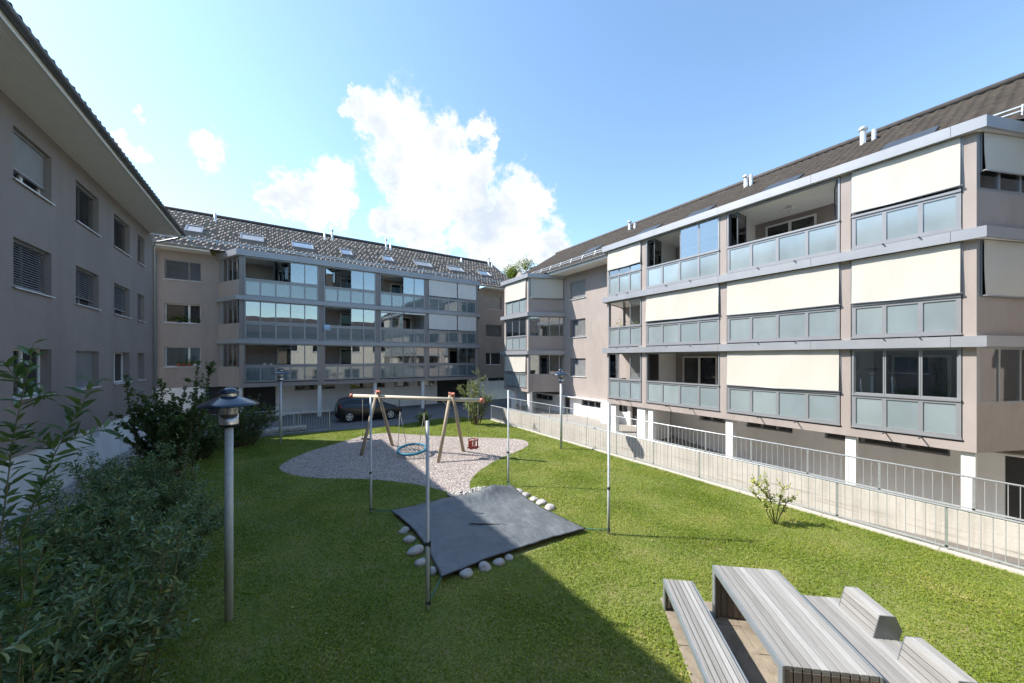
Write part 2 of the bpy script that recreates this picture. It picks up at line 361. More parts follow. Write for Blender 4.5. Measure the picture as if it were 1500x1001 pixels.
# ---------------------------------------------------------------- camera, sun, sky
YAW = math.atan(339 / 534)
cam = bpy.data.objects.new('camera', bpy.data.cameras.new('camera')); COL.objects.link(cam); SC.camera = cam
cam.location = (0, 0, 3.9); cam.rotation_euler = (R(90), 0, -YAW)
cam.data.sensor_width = 36; cam.data.lens = 534 / 1500 * 36; cam.data.shift_y = -(525.5 - 500.5) / 1500 * -1
cam.data.clip_start = .05; cam.data.clip_end = 3000
SUNV = Vector((-.80, .65, 1.0)).normalized()
EL = math.asin(SUNV.z); AZ = math.atan2(SUNV.x, SUNV.y)
sl = bpy.data.lights.new('sun', 'SUN'); sl.energy = 4.3; sl.angle = R(.5); sl.color = (1, .94, .86)
so = bpy.data.objects.new('sun', sl); COL.objects.link(so); so.rotation_euler = SUNV.to_track_quat('Z', 'Y').to_euler(); so.location = (-20, 20, 40)
W = bpy.data.worlds.new('World'); SC.world = W; W.use_nodes = True
def world():
    nt = W.node_tree
    for n in list(nt.nodes): nt.nodes.remove(n)
    out = nt.nodes.new('ShaderNodeOutputWorld')
    sky = N(nt, 'ShaderNodeTexSky', sky_type='NISHITA', sun_disc=False)
    sky.sun_elevation = EL; sky.sun_rotation = AZ; sky.altitude = 450; sky.air_density = 1.25; sky.dust_density = .6; sky.ozone_density = 1.6
    bg = N(nt, 'ShaderNodeBackground'); bg.inputs['Strength'].default_value = .142
    nt.links.new(mixc(nt, sky.outputs[0], (.89, .97, 1.0), 1.0, 'MULTIPLY'), bg.inputs[0])
    tc = nt.nodes.new('ShaderNodeTexCoord'); d = tc.outputs['Generated']
    wn = N(nt, 'ShaderNodeTexNoise'); wn.inputs['Scale'].default_value = 16; wn.inputs['Detail'].default_value = 6; wn.inputs['Roughness'].default_value = .68; nt.links.new(d, wn.inputs['Vector'])
    w1 = N(nt, 'ShaderNodeVectorMath', operation='SUBTRACT'); w1.inputs[1].default_value = (.5, .5, .5); nt.links.new(wn.outputs['Color'], w1.inputs[0])
    w2 = N(nt, 'ShaderNodeVectorMath', operation='SCALE'); w2.inputs['Scale'].default_value = .11; nt.links.new(w1.outputs[0], w2.inputs[0])
    w3 = N(nt, 'ShaderNodeVectorMath', operation='ADD'); nt.links.new(d, w3.inputs[0]); nt.links.new(w2.outputs[0], w3.inputs[1]); d0 = d; d = w3.outputs[0]
    # clouds: soft lumps in fixed directions of the sky, eroded by noise
    B = [(0.1616,0.8359,0.5245,0.0492),(0.2184,0.8297,0.5137,0.0836),(0.2587,0.8505,0.458,0.1018),(0.3057,0.8061,0.5068,0.0626),(0.3386,0.8377,0.4285,0.1167),(0.4039,0.8206,0.4044,0.0862),(0.3042,0.887,0.3475,0.0869),(0.431,0.8361,0.3395,0.1003),(0.5076,0.7613,0.4034,0.0747),(0.5535,0.737,0.388,0.0432),(0.4949,0.8059,0.3249,0.1154),(0.5835,0.7535,0.303,0.0627),(0.393,0.7983,0.4564,0.0571),(0.1237,0.8389,0.5301,0.0236),(0.1263,0.8212,0.5565,0.0114),(0.6421,0.7189,0.2663,0.0348),(0.3863,0.7563,0.5281,0.0354),(0.417,0.7496,0.514,0.0165),(-0.0161,0.9383,0.3455,0.0321),(0.0369,0.9295,0.3669,0.0532),(0.092,0.9126,0.3984,0.0516),(0.1161,0.9259,0.3595,0.0416),(0.0179,0.9443,0.3286,0.0334),(0.0806,0.939,0.3342,0.05),(0.2092,0.9192,0.3335,0.035),(-0.111,0.9107,0.3979,0.0316),(-0.2191,0.8991,0.3791,0.0203),(-0.2029,0.8814,0.4266,0.01)]
    cur = None
    for x, y, z, r in B:
        ds = N(nt, 'ShaderNodeVectorMath', operation='DISTANCE'); ds.inputs[1].default_value = (x, y, z); nt.links.new(d, ds.inputs[0])
        ma = N(nt, 'ShaderNodeMath', operation='MULTIPLY_ADD'); ma.inputs[1].default_value = -1 / (r * 1.12); ma.inputs[2].default_value = 1; nt.links.new(ds.outputs['Value'], ma.inputs[0])
        if cur is None: cur = ma.outputs[0]
        else:
            mx = N(nt, 'ShaderNodeMath', operation='SMOOTH_MAX'); mx.inputs[2].default_value = .12; nt.links.new(cur, mx.inputs[0]); nt.links.new(ma.outputs[0], mx.inputs[1]); cur = mx.outputs[0]
    n1 = noise(nt, d0, 22, 9, .66)
    a = N(nt, 'ShaderNodeMath', operation='MULTIPLY_ADD'); a.inputs[1].default_value = 1.7; nt.links.new(n1, a.inputs[0]); 
    b = N(nt, 'ShaderNodeMath', operation='ADD'); b.inputs[1].default_value = -.82; nt.links.new(cur, b.inputs[0]); nt.links.new(b.outputs[0], a.inputs[2])
    mr = N(nt, 'ShaderNodeMapRange', interpolation_type='SMOOTHSTEP'); mr.inputs[1].default_value = 0; mr.inputs[2].default_value = .55; nt.links.new(a.outputs[0], mr.inputs[0])
    # grey undersides where the cloud is thick
    n2 = noise(nt, d0, 7.5, 6, .6)
    thick = N(nt, 'ShaderNodeMath', operation='MULTIPLY'); nt.links.new(n2, thick.inputs[0]); nt.links.new(mr.outputs[0], thick.inputs[1])
    sh = ramp(nt, [(.42, (1.0, 1.0, 1.0)), (.66, (.66, .74, .85))]); nt.links.new(thick.outputs[0], sh.inputs[0])
    cb = N(nt, 'ShaderNodeBackground'); cb.inputs['Strength'].default_value = .535; nt.links.new(sh.outputs[0], cb.inputs[0])
    ms = N(nt, 'ShaderNodeMixShader'); nt.links.new(mr.outputs[0], ms.inputs[0]); nt.links.new(bg.outputs[0], ms.inputs[1]); nt.links.new(cb.outputs[0], ms.inputs[2])
    nt.links.new(ms.outputs[0], out.inputs[0])
world()
SC.view_settings.view_transform = 'Standard'; SC.view_settings.look = 'None'; SC.view_settings.exposure = 1.1; SC.view_settings.gamma = 1
SC.cycles.max_bounces = 8; SC.cycles.transparent_max_bounces = 12; SC.cycles.use_denoising = True
SC.cycles.sample_clamp_indirect = 6

# ---------------------------------------------------------------- ground
g = MB(); g.box(-600, 600, -600, 600, -1.8, -1.5); tag(g.build('ground', M['lawn']), kind='structure')
LAWN = [(-4.55, -6), (11.25, -6), (11.25, 20.15), (11.05, 20.9), (10.2, 22.2), (8.6, 22.45), (7.2, 22.0), (5.9, 21.65), (4.35, 21.45), (2.3, 21.75), (0, 21.95), (-4.55, 22.3)]
m = MB(); m.prism(LAWN, -1.5, 0); tag(m.build('lawn', M['lawn']), kind='structure')
# road: between lawn and back building, then along the arcade of the right building
rd = MB()
rd.prism([(-14, 22.32), (-4.55, 22.3), (0, 21.95), (2.3, 21.75), (4.35, 21.45), (5.9, 21.65), (7.2, 22.0), (8.6, 22.45), (10.2, 22.2), (11.05, 20.9), (11.32, 20.6), (12.85, 20.6), (12.85, 12.4), (14.4, 12.4), (14.4, 25), (22, 27), (22, 33), (-14, 33)], -1.5, .012)
tag(rd.build('road', M['asphalt']), kind='structure')
af = MB(); af.box(14.4, 22, 12.4, 24.9, -1.5, .05)
SD_ = Frame((0, 0), (1, 0), (0, 1)); af.profile([(12.4, .05), (12.4, -1.5), (2.6, -1.5), (2.6, -1.3)], 12.845, 22, SD_); af.box(12.845, 22, -8, 2.6, -1.6, -1.3)
tag(af.build('arcade_floor', M['arcade_floor']), kind='structure')
rp = MB(); rp.profile([(-8, .34), (20.6, -1.23), (20.6, -1.5), (-8, -1.5)], 11.42, 12.6); tag(rp.build('ramp_path', M['ramp']), kind='structure')
kb = MB()
for i in range(14):
    y0 = -6 + i * 1.9; kb.box(11.25, 11.42, y0, min(y0 + 1.893, 20.3), -1.5, .055)
tag(kb.build('kerb', M['kerb'], bevel=.008), kind='structure')
gs = MB(); gs.box(-5.4, -4.55, -4, 25.2, -1.5, .03); tag(gs.build('gravel_strip', M['gravel']), kind='structure')
GRAV = [(-.04, 15.4), (.25, 16.3), (.67, 17.0), (1.3, 17.7), (2.06, 18.3), (3.05, 19.15), (3.8, 19.6), (4.6, 19.6), (5.6, 18.6), (6.6, 17.5), (8.0, 16.25), (9.2, 15.2), (9.75, 14.5), (9.6, 13.7), (8.8, 13.0), (7.4, 12.35), (6.4, 11.7), (5.75, 11.2), (5.1, 10.5), (4.75, 9.85), (4.4, 9.6), (4.1, 10.0), (3.75, 10.75), (3.3, 11.45), (2.4, 12.4), (1.1, 13.35), (.3, 14.3)]
def smooth_poly(P, k=4):
    out = []; n = len(P)
    for i in range(n):
        p0, p1, p2, p3 = (np.array(P[(i + j) % n]) for j in (-1, 0, 1, 2))
        for t in np.linspace(0, 1, k, endpoint=False):
            out.append(tuple(.5 * (2 * p1 + (p2 - p0) * t + (2 * p0 - 5 * p1 + 4 * p2 - p3) * t ** 2 + (3 * p1 - p0 - 3 * p2 + p3) * t ** 3)))
    return out
GRAVS = smooth_poly(GRAV)
gv = MB(); gv.add([(x, y, .006) for x, y in GRAVS], [tuple(range(len(GRAVS)))]); tag(gv.build('gravel_bed', M['gravel']), kind='structure')
def inside(px, py, poly):
    r = np.zeros(px.shape, bool); n = len(poly); j = n - 1
    for i in range(n):
        xi, yi = poly[i]; xj, yj = poly[j]
        c = ((yi > py) != (yj > py)) & (px < (xj - xi) * (py - yi) / (yj - yi + 1e-12) + xi); r ^= c; j = i
    return r
# loose pebbles lying on the bed
def pebbles(name, pts, rmin, rmax, material):
    n = len(pts); base = np.array([(1, 0, 0), (-1, 0, 0), (0, 1, 0), (0, -1, 0), (0, 0, .7), (0, 0, -.7)], float)
    fc = np.array([(0, 2, 4), (2, 1, 4), (1, 3, 4), (3, 0, 4), (2, 0, 5), (1, 2, 5), (3, 1, 5), (0, 3, 5)])
    r = RNG.uniform(rmin, rmax, (n, 1, 1)); a = RNG.uniform(0, 6.28, n); c, s = np.cos(a), np.sin(a)
    sc = RNG.uniform(.65, 1.25, (n, 1, 3)); b = base[None] * sc * r
    V = np.stack([b[..., 0] * c[:, None] - b[..., 1] * s[:, None], b[..., 0] * s[:, None] + b[..., 1] * c[:, None], b[..., 2]], -1) + pts[:, None, :]
    F = (fc[None] + (np.arange(n) * 6)[:, None, None]).reshape(-1, 3)
    return np_mesh(name, V.reshape(-1, 3), F, material)
x = RNG.uniform(-.2, 10, 90000); y = RNG.uniform(9.4, 19.8, 90000); k = inside(x, y, GRAVS)
x, y = x[k], y[k]
tag(pebbles('gravel', np.stack([x, y, np.full_like(x, .012)], -1), .010, .026, M['pebble']), kind='stuff', label='loose grey and pink playground gravel', cat='gravel')
x = RNG.uniform(-5.38, -4.5, 9000); y = RNG.uniform(5, 25, 9000)
tag(pebbles('gravel', np.stack([x, y, np.full_like(x, .035)], -1), .012, .03, M['pebble']), kind='stuff', label='drip strip of pebbles along the shaded wall', cat='gravel')

# paving slabs under the picnic furniture (rotated with it)
PF_YAW = math.atan2(-1.37, -1.21)          # long axis of the table, pointing towards the house
LAX = Vector((-.66, -.75, 0)).normalized(); WAX = Vector((.75, -.66, 0)).normalized()
PC = Vector((5.25, 2.05, 0))                # centre of the table
def PFp(l, w): return PC + LAX * l + WAX * w
class PFr(Frame):
    def __init__(s): s.o = PC.copy(); s.U = LAX.copy(); s.D = WAX.copy()
PFF = PFr()
pv = MB()
for i in range(6):
    for j in range(5):
        l0 = -1.22 + i * .5; w0 = -1.13 + j * .5
        if l0 > 1.6: continue
        pv.box(l0, l0 + .494, w0, w0 + .494, -.2, .022 + .004 * ((i * 3 + j) % 2), PFF)
tag(pv.build('paving', M['paver'], bevel=.004), kind='structure')
SLAB = [tuple(PFp(l, w)[:2]) for l, w in ((-1.22, -1.13), (1.78, -1.13), (1.78, 1.37), (-1.22, 1.37))]

# grass
TARP = [(2.34, 9.35), (2.36, 6.01), (5.76, 6.0), (5.78, 9.21)]
def grass():
    xs, ys, wd = [], [], []
    for (x0, x1, y0, y1, dens, w) in ((-2.5, 11.24, -.7, 7, 3300, .0075), (-4.5, 11.24, 7, 12, 2100, .010), (-4.5, 11.24, 12, 22.4, 1100, .015)):
        n = int((x1 - x0) * (y1 - y0) * dens); xs.append(RNG.uniform(x0, x1, n)); ys.append(RNG.uniform(y0, y1, n)); wd.append(np.full(n, w))
    x = np.concatenate(xs); y = np.concatenate(ys); w = np.concatenate(wd)
    c, s = math.cos(YAW), math.sin(YAW); dep = x * s + y * c; lat = x * c - y * s
    k = (dep > 2.5) & (np.abs(lat / dep) < 1.5) & (dep < 40) & inside(x, y, LAWN) & ~inside(x, y, GRAVS) & ~inside(x, y, SLAB) & ~inside(x, y, TARP)
    x, y, w = x[k], y[k], w[k]; n = len(x)
    flat = RNG.uniform(0, 1, n) < .4; h = np.where(flat, RNG.uniform(.015, .03, n), RNG.uniform(.018, .042, n)) * (1 + .35 * np.sin(x * 2.1 + np.sin(y * 1.7)) * np.sin(y * 1.3 + x * .7))
    a = RNG.uniform(0, 6.28, n); ca, sa = np.cos(a), np.sin(a); lean = RNG.uniform(.1, 1.1, n); la = RNG.uniform(0, 6.28, n)
    w = w * RNG.uniform(.6, 1.4, n) * np.where(flat, 1.9, 1)
    V = np.empty((n, 3, 3)); V[:, 0] = np.stack([x - ca * w, y - sa * w, np.zeros(n)], -1); V[:, 1] = np.stack([x + ca * w, y + sa * w, np.zeros(n)], -1)
    V[:, :2, 2] += np.where(flat, h * .8, 0)[:, None]; lean = np.where(flat, lean + .3, lean); V[:, 2] = np.stack([x + np.cos(la) * h * lean, y + np.sin(la) * h * lean, h], -1)
    o = np_mesh('grass', V.reshape(-1, 3), np.arange(3 * n).reshape(-1, 3), M['grass'])
    tag(o, 'short mown grass covering the courtyard lawn', 'grass', kind='stuff'); print('grass blades', n)
grass()
# ---------------------------------------------------------------- building helpers
def wall(mb, F, u0, u1, z0, z1, d0, d1, holes):
    zs = sorted({z0, z1, *[min(max(h[k], z0), z1) for h in holes for k in (2, 3)]})
    for za, zb in zip(zs, zs[1:]):
        if zb - za < 1e-5: continue
        cut = sorted((h[0], h[1]) for h in holes if h[2] < zb - 1e-5 and h[3] > za + 1e-5); u = u0
        for a, b in cut:
            if a > u + 1e-5: mb.box(u, a, d0, d1, za, zb, F)
            u = max(u, b)
        if u < u1 - 1e-5: mb.box(u, u1, d0, d1, za, zb, F)
def window(par, F, u0, u1, z0, z1, d=.2, mull=(.5,), blind=None, fmat='wframe', sill=True, curtain=None, name='window', label=None, transom=None, face=0.0):
    """casement set back in the wall: frame (part) > pane, sill, blind (sub-parts)"""
    fw = .055; f = MB()
    f.box(u0, u1, d, d + .06, z0, z0 + fw, F); f.box(u0, u1, d, d + .06, z1 - fw, z1, F)
    f.box(u0, u0 + fw, d, d + .06, z0 + fw, z1 - fw, F); f.box(u1 - fw, u1, d, d + .06, z0 + fw, z1 - fw, F)
    for q in mull:
        c = u0 + (u1 - u0) * q; f.box(c - .05, c + .05, d - .004, d + .06, z0 + fw, z1 - fw, F)
    if transom: f.box(u0 + fw, u1 - fw, d, d + .06, transom - .025, transom + .025, F)
    o = f.build(name, M[fmat], par)
    if label: o['label'] = label
    p = MB(); p.box(u0 + .01, u1 - .01, d + .03, d + .045, z0 + .01, z1 - .01, F); p.build('pane', M['curtain' if curtain else 'pane_dark'], o)
    if curtain:
        p = MB(); p.box(u0 + .01, u1 - .01, d + .022, d + .028, z0 + .01, z1 - .01, F); p.build('glass_pane', M['pane'], o)
    if sill:
        s = MB(); s.profile([(d, z0), (d, z0 + .012), (face - .06, z0 - .01), (face - .06, z0 - .045), (face - .045, z0 - .045), (face - .045, z0 - .022)], u0 - .05, u1 + .05, F); s.build('sill', M['sill'], o)
    if blind:
        kind, frac = blind; bl = MB(); zb = z1 - (z1 - z0 - .02) * frac; z = z1 - .06
        bl.box(u0 + .015, u1 - .015, d - .11, d - .03, z1 - .05, z1 - .002, F)
        while z > zb:
            if kind == 'shut': bl.profile([(d - .075, z), (d - .065, z), (d - .045, z - .052), (d - .055, z - .052)], u0 + .02, u1 - .02, F); z -= .05
            else: bl.profile([(d - .095, z - .024), (d - .095, z - .019), (d - .045, z + .021), (d - .045, z + .016)], u0 + .02, u1 - .02, F); z -= .062
        bl.box(u0 + .02, u1 - .02, d - .10, d - .04, max(zb - .02, z0 + .012), max(zb + .01, z0 + .03), F)
        bl.build('slat_blind', M['slat' if kind in ('shut', 'open') else 'slat_dark'], o)
    return o
def loggia(par, F, u0, u1, zf, ztop, npan, cols_open, rail=1.08, gb=.13, gt=.93, fb=.07, frost='frost', blind=None, pane='pane', fold=(), fmat='frame', blindmat='blind', dback=2.25, door=True, label=None):
    """glazed balcony bay: frame (part) > parapet_glass, glass_pane, folded_pane, sun_blind, balcony_door (sub-parts)
    cols_open: set of pane columns slid away; fold: list of (u, angle) of folded panes standing inward"""
    f = MB(); w = (u1 - u0) / npan
    f.box(u0, u1, -.05, .05, zf + rail - .06, zf + rail, F)                 # handrail
    f.box(u0, u1, -.02, .04, zf + fb, zf + gb, F); f.box(u0, u1, -.02, .04, zf + gt, zf + rail - .061, F)
    f.box(u0 - .012, u1 + .012, -.045, -.021, zf + fb - .03, zf + fb + .012, F)
    for i in range(npan + 1):
        c = u0 + i * w; a = .045 if 0 < i < npan else .05
        lo, hi = (c - a, c + a) if 0 < i < npan else ((c, c + .09) if i == 0 else (c - .09, c))
        f.box(lo, hi, -.02, .04, zf + gb, zf + gt, F)
    f.box(u0, u1, -.02, .06, ztop - .07, ztop, F)
    for e in (u0, u1 - .045): f.box(e, e + .045, -.02, .05, zf + rail, ztop - .07, F)
    o = f.build('loggia', M[fmat], par)
    if label: o['label'] = label
    p = MB()
    for i in range(npan): p.box(u0 + i * w + .04, u0 + (i + 1) * w - .04, .006, .018, zf + gb - .005, zf + gt + .005, F)
    p.build('parapet_glass', M[frost], o)
    for i in range(npan):
        if i in cols_open: continue
        a, b = u0 + i * w + (.045 if i == 0 else .004), u0 + (i + 1) * w - (.045 if i == npan - 1 else .004)
        g = MB(); g.box(a, b, .016, .026, zf + rail + .03, ztop - .075, F); go = g.build('glass_pane', M[pane], o)
        s = MB()
        for e in (a, b - .028): s.box(e, e + .028, .008, .036, zf + rail + .001, ztop - .071, F)
        s.box(a + .028, b - .028, .008, .036, zf + rail + .001, zf + rail + .035, F)
        s.build('pane_edge', M[fmat if fmat != 'frame' else 'frame'], o)
    for (fu, ang, fw) in fold:
        G = Frame((0, 0), (1, 0), (0, 1)); base = F.p(fu, .05, 0)
        dirv = F.U * math.cos(ang) + F.D * math.sin(ang); nv = F.D * math.cos(ang) - F.U * math.sin(ang)
        G.o = Vector((base.x, base.y, 0)); G.U = dirv; G.D = nv
        g = MB(); g.box(.02, fw, -.006, .006, zf + rail + .04, ztop - .09, G); g.build('folded_pane', M['pane'], o)
        s = MB()
        for e in (0, fw - .03): s.box(e, e + .035, -.02, .02, zf + rail + .005, ztop - .075, G)
        s.box(.035, fw - .03, -.015, .015, zf + rail + .005, zf + rail + .04, G); s.box(.035, fw - .03, -.015, .015, ztop - .11, ztop - .075, G)
        s.build('folded_frame', M['frame_dark'], o)
    if blind:
        for (a, b, zb) in blind: sunblind(o, F, a, b, ztop, zb, blindmat)
    if door:
        dm = MB(); c = (u0 + u1) / 2 + .25 * (u1 - u0) * (.6 if npan > 3 else .1); wd = min(1.7, (u1 - u0) * .6)
        for (a, b) in ((c - wd / 2, c - wd / 2 + .07), (c - .05, c + .05), (c + wd / 2 - .07, c + wd / 2)): dm.box(a, b, dback - .06, dback - .003, zf + .02, zf + 2.15, F)
        dm.box(c - wd / 2, c + wd / 2, dback - .058, dback - .003, zf + 2.15, zf + 2.22, F)
        do = dm.build('balcony_door', M['wframe'], o)
        pm = MB(); pm.box(c - wd / 2 + .02, c + wd / 2 - .02, dback - .03, dback - .004, zf + .03, zf + 2.2, F); pm.build('door_pane', M['pane_dark'], o)
    return o
def sunblind(par, F, a, b, zt, zb, material='blind', dd=-.05, swing=.035):
    """cloth blind pulled down outside the glazing: slightly bellied sheet with a bottom bar and guide arms"""
    nu, nz = 26, 12; V = []; rnd = random.Random(int(a * 100) + int(zb * 37)); ph = rnd.uniform(0, 6)
    for back in (0, 1):
        for j in range(nz + 1):
            t = j / nz
            for i in range(nu + 1):
                s = i / nu
                bel = .022 * math.sin(math.pi * t) * (math.sin(9 * s + ph) * .35 + math.sin(23 * s + ph * 2 + 3 * t) * .22 + .3) + t * -swing
                sag = -.012 * math.sin(math.pi * s) * t
                V.append(F.p(a + (b - a) * s, dd + bel + back * .004, zt - .01 + (zb - zt + .01) * t + sag))
    n1 = (nu + 1) * (nz + 1); f = []
    for j in range(nz):
        for i in range(nu):
            q = j * (nu + 1) + i; f.append((q, q + 1, q + nu + 2, q + nu + 1)); f.append((n1 + q, n1 + q + nu + 1, n1 + q + nu + 2, n1 + q + 1))
    m = MB(); m.add(V, f, True); o = m.build('sun_blind', M[material], par, recalc=False)
    k = MB(); k.tube([F.p(a - .015, dd - swing, zb - .005), F.p((a + b) / 2, dd - swing, zb - .018), F.p(b + .015, dd - swing, zb - .005)], .018, 8)
    for e in (a - .02, b + .02):
        k.bar(F.p(e, dd - swing, zb), F.p(e, .0, zb - .02), .02, .02); k.box(e - .012, e + .012, dd + .03, dd + .05, zb, zt - .02, F)
    k.build('blind_bar', M['frame'], par)
    return o
def tiled(name, F, u0, u1, de, ze, dr, zr, material, par, pw=.30, course=.345, amp=.022, lift=.032, stag=True):
    """pan-tiled slope: courses that overlap, each tile with its own rolled profile"""
    L = math.hypot(dr - de, zr - ze); nv = int(L / course); nu = int((u1 - u0) / pw) * 8
    us = np.linspace(u0, u1, nu + 1); ph = (us - u0) / pw
    wv = [amp * np.clip(np.sin(2 * math.pi * ph + q), -.3, 1) for q in (0, math.pi if stag else 0)] ; rng = np.random.default_rng(int(u1 * 7))
    lev, rows = [], []
    for i in range(nv):
        jit = np.repeat(rng.uniform(-.005, .005, nu // 8 + 1), 8)[:nu + 1]
        rows += [(i * course - .035, lift + jit), ((i + 1) * course, .008 + jit)]
    t = np.array([r[0] for r in rows]) / L
    H = np.stack([wv[(i // 2) % 2] + r[1] for i, r in enumerate(rows)])
    sl = np.array([dr - de, zr - ze]) / L; nrm = np.array([-sl[1], sl[0]])
    d = de + t[:, None] * (dr - de) + H * nrm[0]; z = ze + t[:, None] * (zr - ze) + H * nrm[1]
    U = np.broadcast_to(us, d.shape)
    o, Uv, Dv = np.array(F.o), np.array(F.U), np.array(F.D)
    V = o + U[..., None] * Uv + d[..., None] * Dv; V[..., 2] = z
    n = nu + 1; ii, jj = np.meshgrid(np.arange(len(rows) - 1), np.arange(nu), indexing='ij'); q = ii * n + jj
    Fc = np.stack([q, q + 1, q + n + 1, q + n], -1).reshape(-1, 4)
    return np_mesh(name, V.reshape(-1, 3), Fc, material, par)
def gutter(mb, F, u0, u1, d, z, r=.075):
    n = 8; pr = [(d + r * math.cos(a), z + r * math.sin(a)) for a in np.linspace(math.pi, 2 * math.pi, n)]
    pr += [(d + r * .86 * math.cos(a), z + r * .86 * math.sin(a)) for a in np.linspace(2 * math.pi, math.pi, n)]
    mb.profile(pr, u0, u1, F)
    u = u0 + .3
    while u < u1: mb.box(u, u + .025, d - r - .004, d + r + .004, z - .002, z + .006, F); u += .85
def flue(par, F, u, d, z, h=.65, r=.075, hood=True):
    f = MB(); c = F.p(u, d, z)
    f.lathe([(0, -.4), (r, -.4), (r, h), (r * .82, h), (r * .82, h - .05), (0, h - .06)], c, 16)
    if hood: f.lathe([(r * .9, h - .02), (r * 1.5, h + .02), (r * 1.5, h + .10), (r * .9, h + .16), (0, h + .17)], c, 16)
    f.lathe([(r * 2.2, -.12), (r * 1.3, .02), (r, .05)], c, 16)
    return f.build('flue_pipe', M['flue'], par)

# ---------------------------------------------------------------- left building (in shade)
lb = empty('apartment_building', (-5.45, 14, 0))
tag(lb, 'grey-beige block with slatted blinds and wide boarded eaves, its wall in shade', 'building')
FL = Frame((0, -14), (0, 1), (-1, 0))            # local to the empty
UL = [(13.89, 15.63), (17.07, 18.79), (20.19, 21.94), (22.96, 23.93)]
ZL = [(8.27, 9.55), (5.65, 6.85), (2.93, 4.15)]
UB = [(8.6, 10.3), (5.4, 7.1), (2.2, 3.9), (-1, .7)]
holes = [(a, b, z0, z1) for a, b in UL + UB for z0, z1 in ZL]
w = MB(); wall(w, FL, -4, 25.25, 1.5, 10.13, 0, .32, holes)
w.box(-4, 25.25, 10.7, 11.02, 1.5, 10.13, FL)
for e in (-4, 24.93): w.profile([(.321, 1.5), (.321, 10.13), (5.5, 13.6), (10.69, 10.13), (10.69, 1.5)], e, e + .32, FL)
w.build('wall', M['render_shade'], lb)
p = MB(); wall(p, FL, -4, 25.2, -.45, 1.499, .05, .4, [(18.28, 19.02, 1.05, 1.499)]); p.box(-4, 25.2, 10.6, 10.95, -.45, 1.499, FL); p.box(24.88, 25.2, .401, 10.6, -.45, 1.499, FL); p.build('plinth', M['white_render'], lb)
window(lb, FL, 18.28, 19.02, 1.06, 1.498, .2, (), None, 'wframe', False, name='cellar_window')
BL = {(0, 0): ('shut', .74), (0, 1): ('dark', .97), (0, 2): ('dark', .98), (0, 3): ('dark', .98), (1, 0): ('dark', .95), (1, 1): ('dark', .80), (1, 2): ('open', .82), (1, 3): ('open', .97), (2, 0): None, (2, 1): ('shut', .99), (2, 2): None, (2, 3): None}
for r, (z0, z1) in enumerate(ZL):
    for c, (a, b) in enumerate(UL):
        bl = BL[(r, c)]
        window(lb, FL, a, b, z0, z1, .21, (.5,) if c < 2 else ((.45,) if c == 2 else ()), bl, 'wframe' if (r, c) in ((2, 0), (2, 2), (0, 0)) else 'frame',
               label='window with pale blind three quarters down' if (r, c) == (0, 0) else ('window behind a fully closed pale blind' if (r, c) == (2, 1) else None))
    for (a, b) in UB[:2]: window(lb, FL, a, b, z0, z1, .21, (.5,), ('dark', .96), 'frame')
s = MB()
for i in range(11): s.box(-4.3, 24.75, -1.15 + i * .105, -1.15 + i * .105 + .098, 10.10, 10.125, FL)
s.box(-4.3, 24.75, -1.14, 0, 10.126, 10.14, FL)
s.build('soffit', M['soffit'], lb)
s = MB(); s.box(-4.3, 24.78, -1.18, -1.155, 10.08, 10.28, FL); s.build('fascia_board', M['white_paint'], lb)
s = MB(); gutter(s, FL, -4.3, 24.85, -1.275, 10.25, .085); s.build('gutter', M['zinc'], lb)
s = MB(); s.tube([FL.p(24.7, -1.27, 10.18), FL.p(24.75, -1.1, 10.05), FL.p(25.15, -.12, 9.75), FL.p(25.22, -.06, 9.6), FL.p(25.22, -.06, .1)], .045, 10); s.build('downpipe', M['galv'], lb)
rf = MB(); rf.profile([(-1.2, 10.28), (5.5, 14.42), (12.2, 10.28), (12.2, 10.142), (-1.15, 10.142)], -4.3, 24.8, FL); rf.build('roof', M['tile_dark'], lb)
tiled('roof_tiles', FL, -4.35, 24.9, -1.28, 10.30, 5.5, 14.46, M['tile_dark'], lb, amp=.022)
flue(lb, FL, 23.9, 3.2, 13.05, .5, .09)

# ---------------------------------------------------------------- back building
ROT = R(2.1)
bb = empty('apartment_building', (-2.1, 27.3, 0), ROT)
tag(bb, 'long block of glazed balconies across the end of the courtyard under a roof of skylights', 'building')
FB = Frame((0, 0), (1, 0), (0, 1))
def kx(X): return (27.3 + math.tan(ROT) * 2.1) / (27.3 - math.tan(ROT) * X)
def UX(X): return (X * kx(X) + 2.1) / math.cos(ROT)
DW = 2.2; SPL = 1.15
BT, B1, B2, B3 = (10.12, 10.5), (7.45, 7.71), (4.82, 5.08), (2.14, 2.42)
UE = UX(13.93)
wins_l = [(-3.64, -2.0, 8.66, 9.84), (-3.64, -2.0, 6.06, 7.22), (-3.64, -2.0, 3.41, 4.62)]
wins_r = [(18.45, 20.2, 8.58, 9.82), (18.45, 20.2, 5.96, 7.13), (18.45, 20.2, 3.3, 4.46)]
w = MB()
wall(w, FB, -9.5, -SPL, 2.14, 10.4, DW, DW + .32, wins_l); wall(w, FB, UE + SPL, 26, 2.14, 10.4, DW, DW + .32, wins_r)
wall(w, FB, -SPL, UE + SPL, 2.14, 10.4, DW, DW + .32, [])
for e in (-9.5, 25.68): w.profile([(DW + .321, 2.14), (DW + .321, 10.4), (7, 14.0), (11.7, 10.4), (11.7, 2.14)], e, e + .32, FB)
w.build('wall', M['render'], bb)
